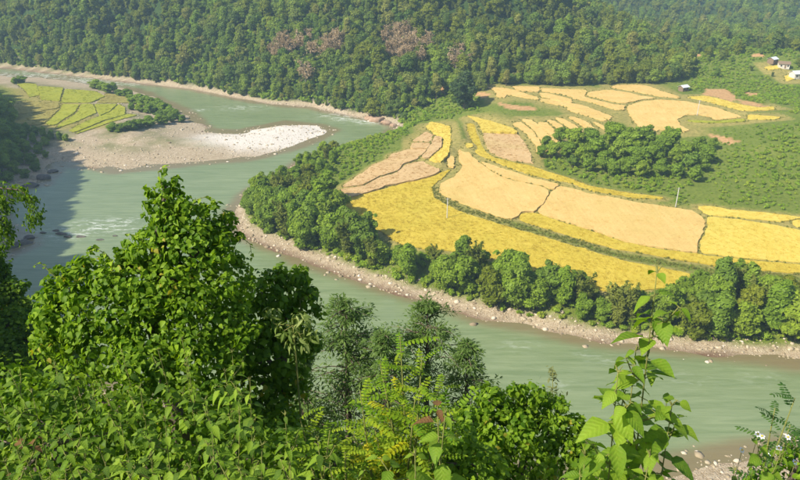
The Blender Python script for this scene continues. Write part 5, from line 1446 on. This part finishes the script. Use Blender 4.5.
for lab, Ls, sz, n, mt in fill:
    L = px_lobes(Ls); c = L[:, :3].mean(0)
    leafy('slope_bush', (c[0], c[1] + .2, float(terr(c[0], c[1] + .2))), rg, L, n, OVATE, sz, mt, lab, 'bush', trad=.04, up=.7)
# white daisies with yellow eyes
ray_me = None
for j, (a, t, y) in enumerate([(762,436,2.9),(758,434,3.0),(788,437,3.0),(742,450,2.9),(768,455,3.1),(779,448,3.2),(795,462,3.0)]):
    top = at_y(a, t, y); bz = float(terr(top[0], y))
    e = empty('daisy', (top[0], y, bz), 'small white daisy with yellow eye on a thin stalk by the grey-green pinnate shrub', 'flower', 'white daisies')
    hh = top[2] - bz
    mb = MB(); mb.tube([(0, 0, -.05), (.02, 0, hh * .5), (0, 0, hh)], [.003, .0025, .0015], 5); obj('stem', mb.mesh('stem', True), M['stem'], e)
    if ray_me is None:
        V = []; F = []
        for k in range(6):
            q = k * math.pi / 3; u = np.array([math.cos(q), math.sin(q), 0]); v = np.array([-u[1], u[0], 0]); o = len(V)
            V += [u * .004, u * .013 + v * .0065, u * .02 + np.array([0, 0, -.002]), u * .013 - v * .0065]; F.append((o, o + 1, o + 2, o + 3))
        ray_me = mk_mesh('petals', V, F)
        eye_me = mk_mesh('eye', JV * np.array([.006, .006, .004]), JF)
    p = obj('petals', ray_me, M['petal'], e, (0, 0, hh)); p.rotation_euler = (.5, rh.normal(0, .3), 0)
    obj('eye', eye_me, M['pollen'], e, (0, 0, hh + .003))
# yellow flower on the thicket rim
# --- shaded vegetation at the left rim
b = np.array(on_slope(-200, 260, 24.2, 0)); e = empty('overhanging_tree', tuple(b), 'shade-darkened tree with a drooping branch reaching out over the shaded water', 'tree')
mb = MB(); top = at_y(-95, 205, 24) - b
mb.tube([(0, 0, -.4), (0, 0, 0), top * .5, top], [.2, .17, .12, .07], 7); obj('trunk', mb.mesh('trunk', True), M['bark'], e)
P = []; A = []
for path in ([(-95,205,24),(-40,192,23.8),(0,188,23.6),(20,190,23.5),(31,198,23.5),(34,212,23.5),(33,222,23.5)], [(-95,205,24),(-30,210,24),(-5,214,24),(6,224,24),(9,240,24)], [(-95,205,24),(-50,225,24.4),(-10,238,24.5),(0,250,24.5)], [(-40,192,23.8),(-10,200,23.6),(8,203,23.6)]):
    W_ = np.array([at_y(*p) - b for p in path]); m = MB(); m.tube(W_, np.linspace(.05, .008, len(W_)), 5); obj('branch', m.mesh('branch', True), M['bark'], e)
    q = rg.uniform(.3, 1, 420) * (len(W_) - 1); P.append(np.stack([np.interp(q, np.arange(len(W_)), W_[:, k]) for k in range(3)], 1) + rg.normal(0, .16, (420, 3)) * np.linspace(1, 1, 420)[:, None] - [0, 0, .1])
P = np.vstack(P); n = len(P)
V, F, t = bulk(OVATE2, P, np.array([0, 0, -1.0]) + rg.normal(0, .6, (n, 3)), rg.normal(0, .7, (n, 3)) + [-.3, 0, .6], rg.uniform(.1, .2, n), rg.random(n) * .7)
f = obj('foliage', mk_mesh('foliage', V, F, tint=t), M['leaf_dark'], e); f['kind'] = 'stuff'  # darker leaf colour and tint stand in for shade on this tree
L = px_lobes([(8,305,30,18),(25,318,30,16),(0,330,28,26),(30,340,27,18),(12,355,26,26),(40,355,25,14),(-20,310,30,24),(50,330,28,8),(-12,262,31,16),(-4,282,31,17),(14,290,30.5,12),(-16,240,31,14),(2,268,31,8)])
leafy('shaded_tree', on_slope(10, 335, 28, 0), rg, sub_lobes(rg, L, 6), 6500, ROUND, .2, 'leaf_dark', 'dark shaded tree down the slope behind the vine-smothered tree', 'tree', trad=.16, bury=.3)  # part of its shade is put into the dark leaf colour
# trees standing lower on the slope; their crowns close the gaps between the near plants
for a, t, y, w in [(15,395,30,1.2),(60,405,34,1.2),(110,400,30,1.3),(170,400,32,1.3),(225,405,30,1.2),(275,415,28,1.1),(320,430,26,1),(365,440,26,.9),(410,445,26,.9),(455,450,26,.9),(500,455,28,.8),(545,460,28,.8),(-20,370,36,1.3),(140,430,20,1),(60,435,22,1),(230,440,20,1),(300,455,18,.9),(20,330,44,1.2),(-30,300,50,1.3)]:
    c = at_y(a, t, y); g = float(terr(c[0], y)); s_ = (c[2] - g) / 13
    k = int(rng.integers(6))
    place_tree('slope_tree', BANK[k], (c[0], y, g - .2), (s_ * w, s_ * w, s_), rng.uniform(0, 6.28), 'leafy tree on the steep slope below, glimpsed between the near plants', 'tree', 'trees down the near slope', ('bark', 'leaf_bank'))
# unseen trees added beyond the frame to throw shade on the dark trees below
for a_, b_, hh in ((-31, 19, 20), (-36, 26, 20), (-27, 12, 15), (-40, 33, 18)):
    g = float(terr(a_, b_)); place_tree('slope_tree', BANK[int(rng.integers(4))], (a_, b_, g - .3), (1.2, 1.2, hh / 13), rng.uniform(0, 6.28), 'unseen tree added on the upper slope to shade the dark trees beneath it', 'tree', 'added shade trees of the near slope', ('bark', 'leaf_bank'))
# undergrowth on the slope below
vx, vy = jgrid(-70, 80, 6, 100, 1.9, rng)
ok = inside(vx, vy, NEARHILL) & (poly_dist(vx, vy, NEARHILL[:17]) > 2)
vx, vy = vx[ok], vy[ok]; ppx, ppy = pix(vx, vy, terr(vx, vy)); ok = (ppx > -200) & (ppx < 1000)
vx, vy = vx[ok], vy[ok]
scatter('slope_undergrowth', np.c_[vx, vy, terr(vx, vy) - .1], rng.uniform(.35, .75, len(vx)), rng.uniform(0, 6.28, len(vx)), [m.copy() for m in SHR], 'leaf_bank', 'tangled undergrowth on the steep near slope')
# ------------------------------------------------------------------ haze
hm = bpy.data.materials.new('haze'); hm.use_nodes = True
nt = hm.node_tree; nt.nodes.clear()
ho = nt.nodes.new('ShaderNodeOutputMaterial'); hv = nt.nodes.new('ShaderNodeVolumePrincipled')
hv.inputs['Color'].default_value = (0.5, 0.74, 1.0, 1); hv.inputs['Density'].default_value = 0.00025; hv.inputs['Anisotropy'].default_value = 0.0
nt.links.new(hv.outputs[0], ho.inputs['Volume'])
mb = MB(); zt = float(ZZ.max()) + 30; zb = float(ZZ.min()) - 1.0
mb.box((0, 800, (zt + zb) / 2), (5300, 3700, zt - zb))
hz_o = obj('haze', mb.mesh('haze'), hm); kind(hz_o, 'stuff', 'thin blue haze hanging in the valley air')
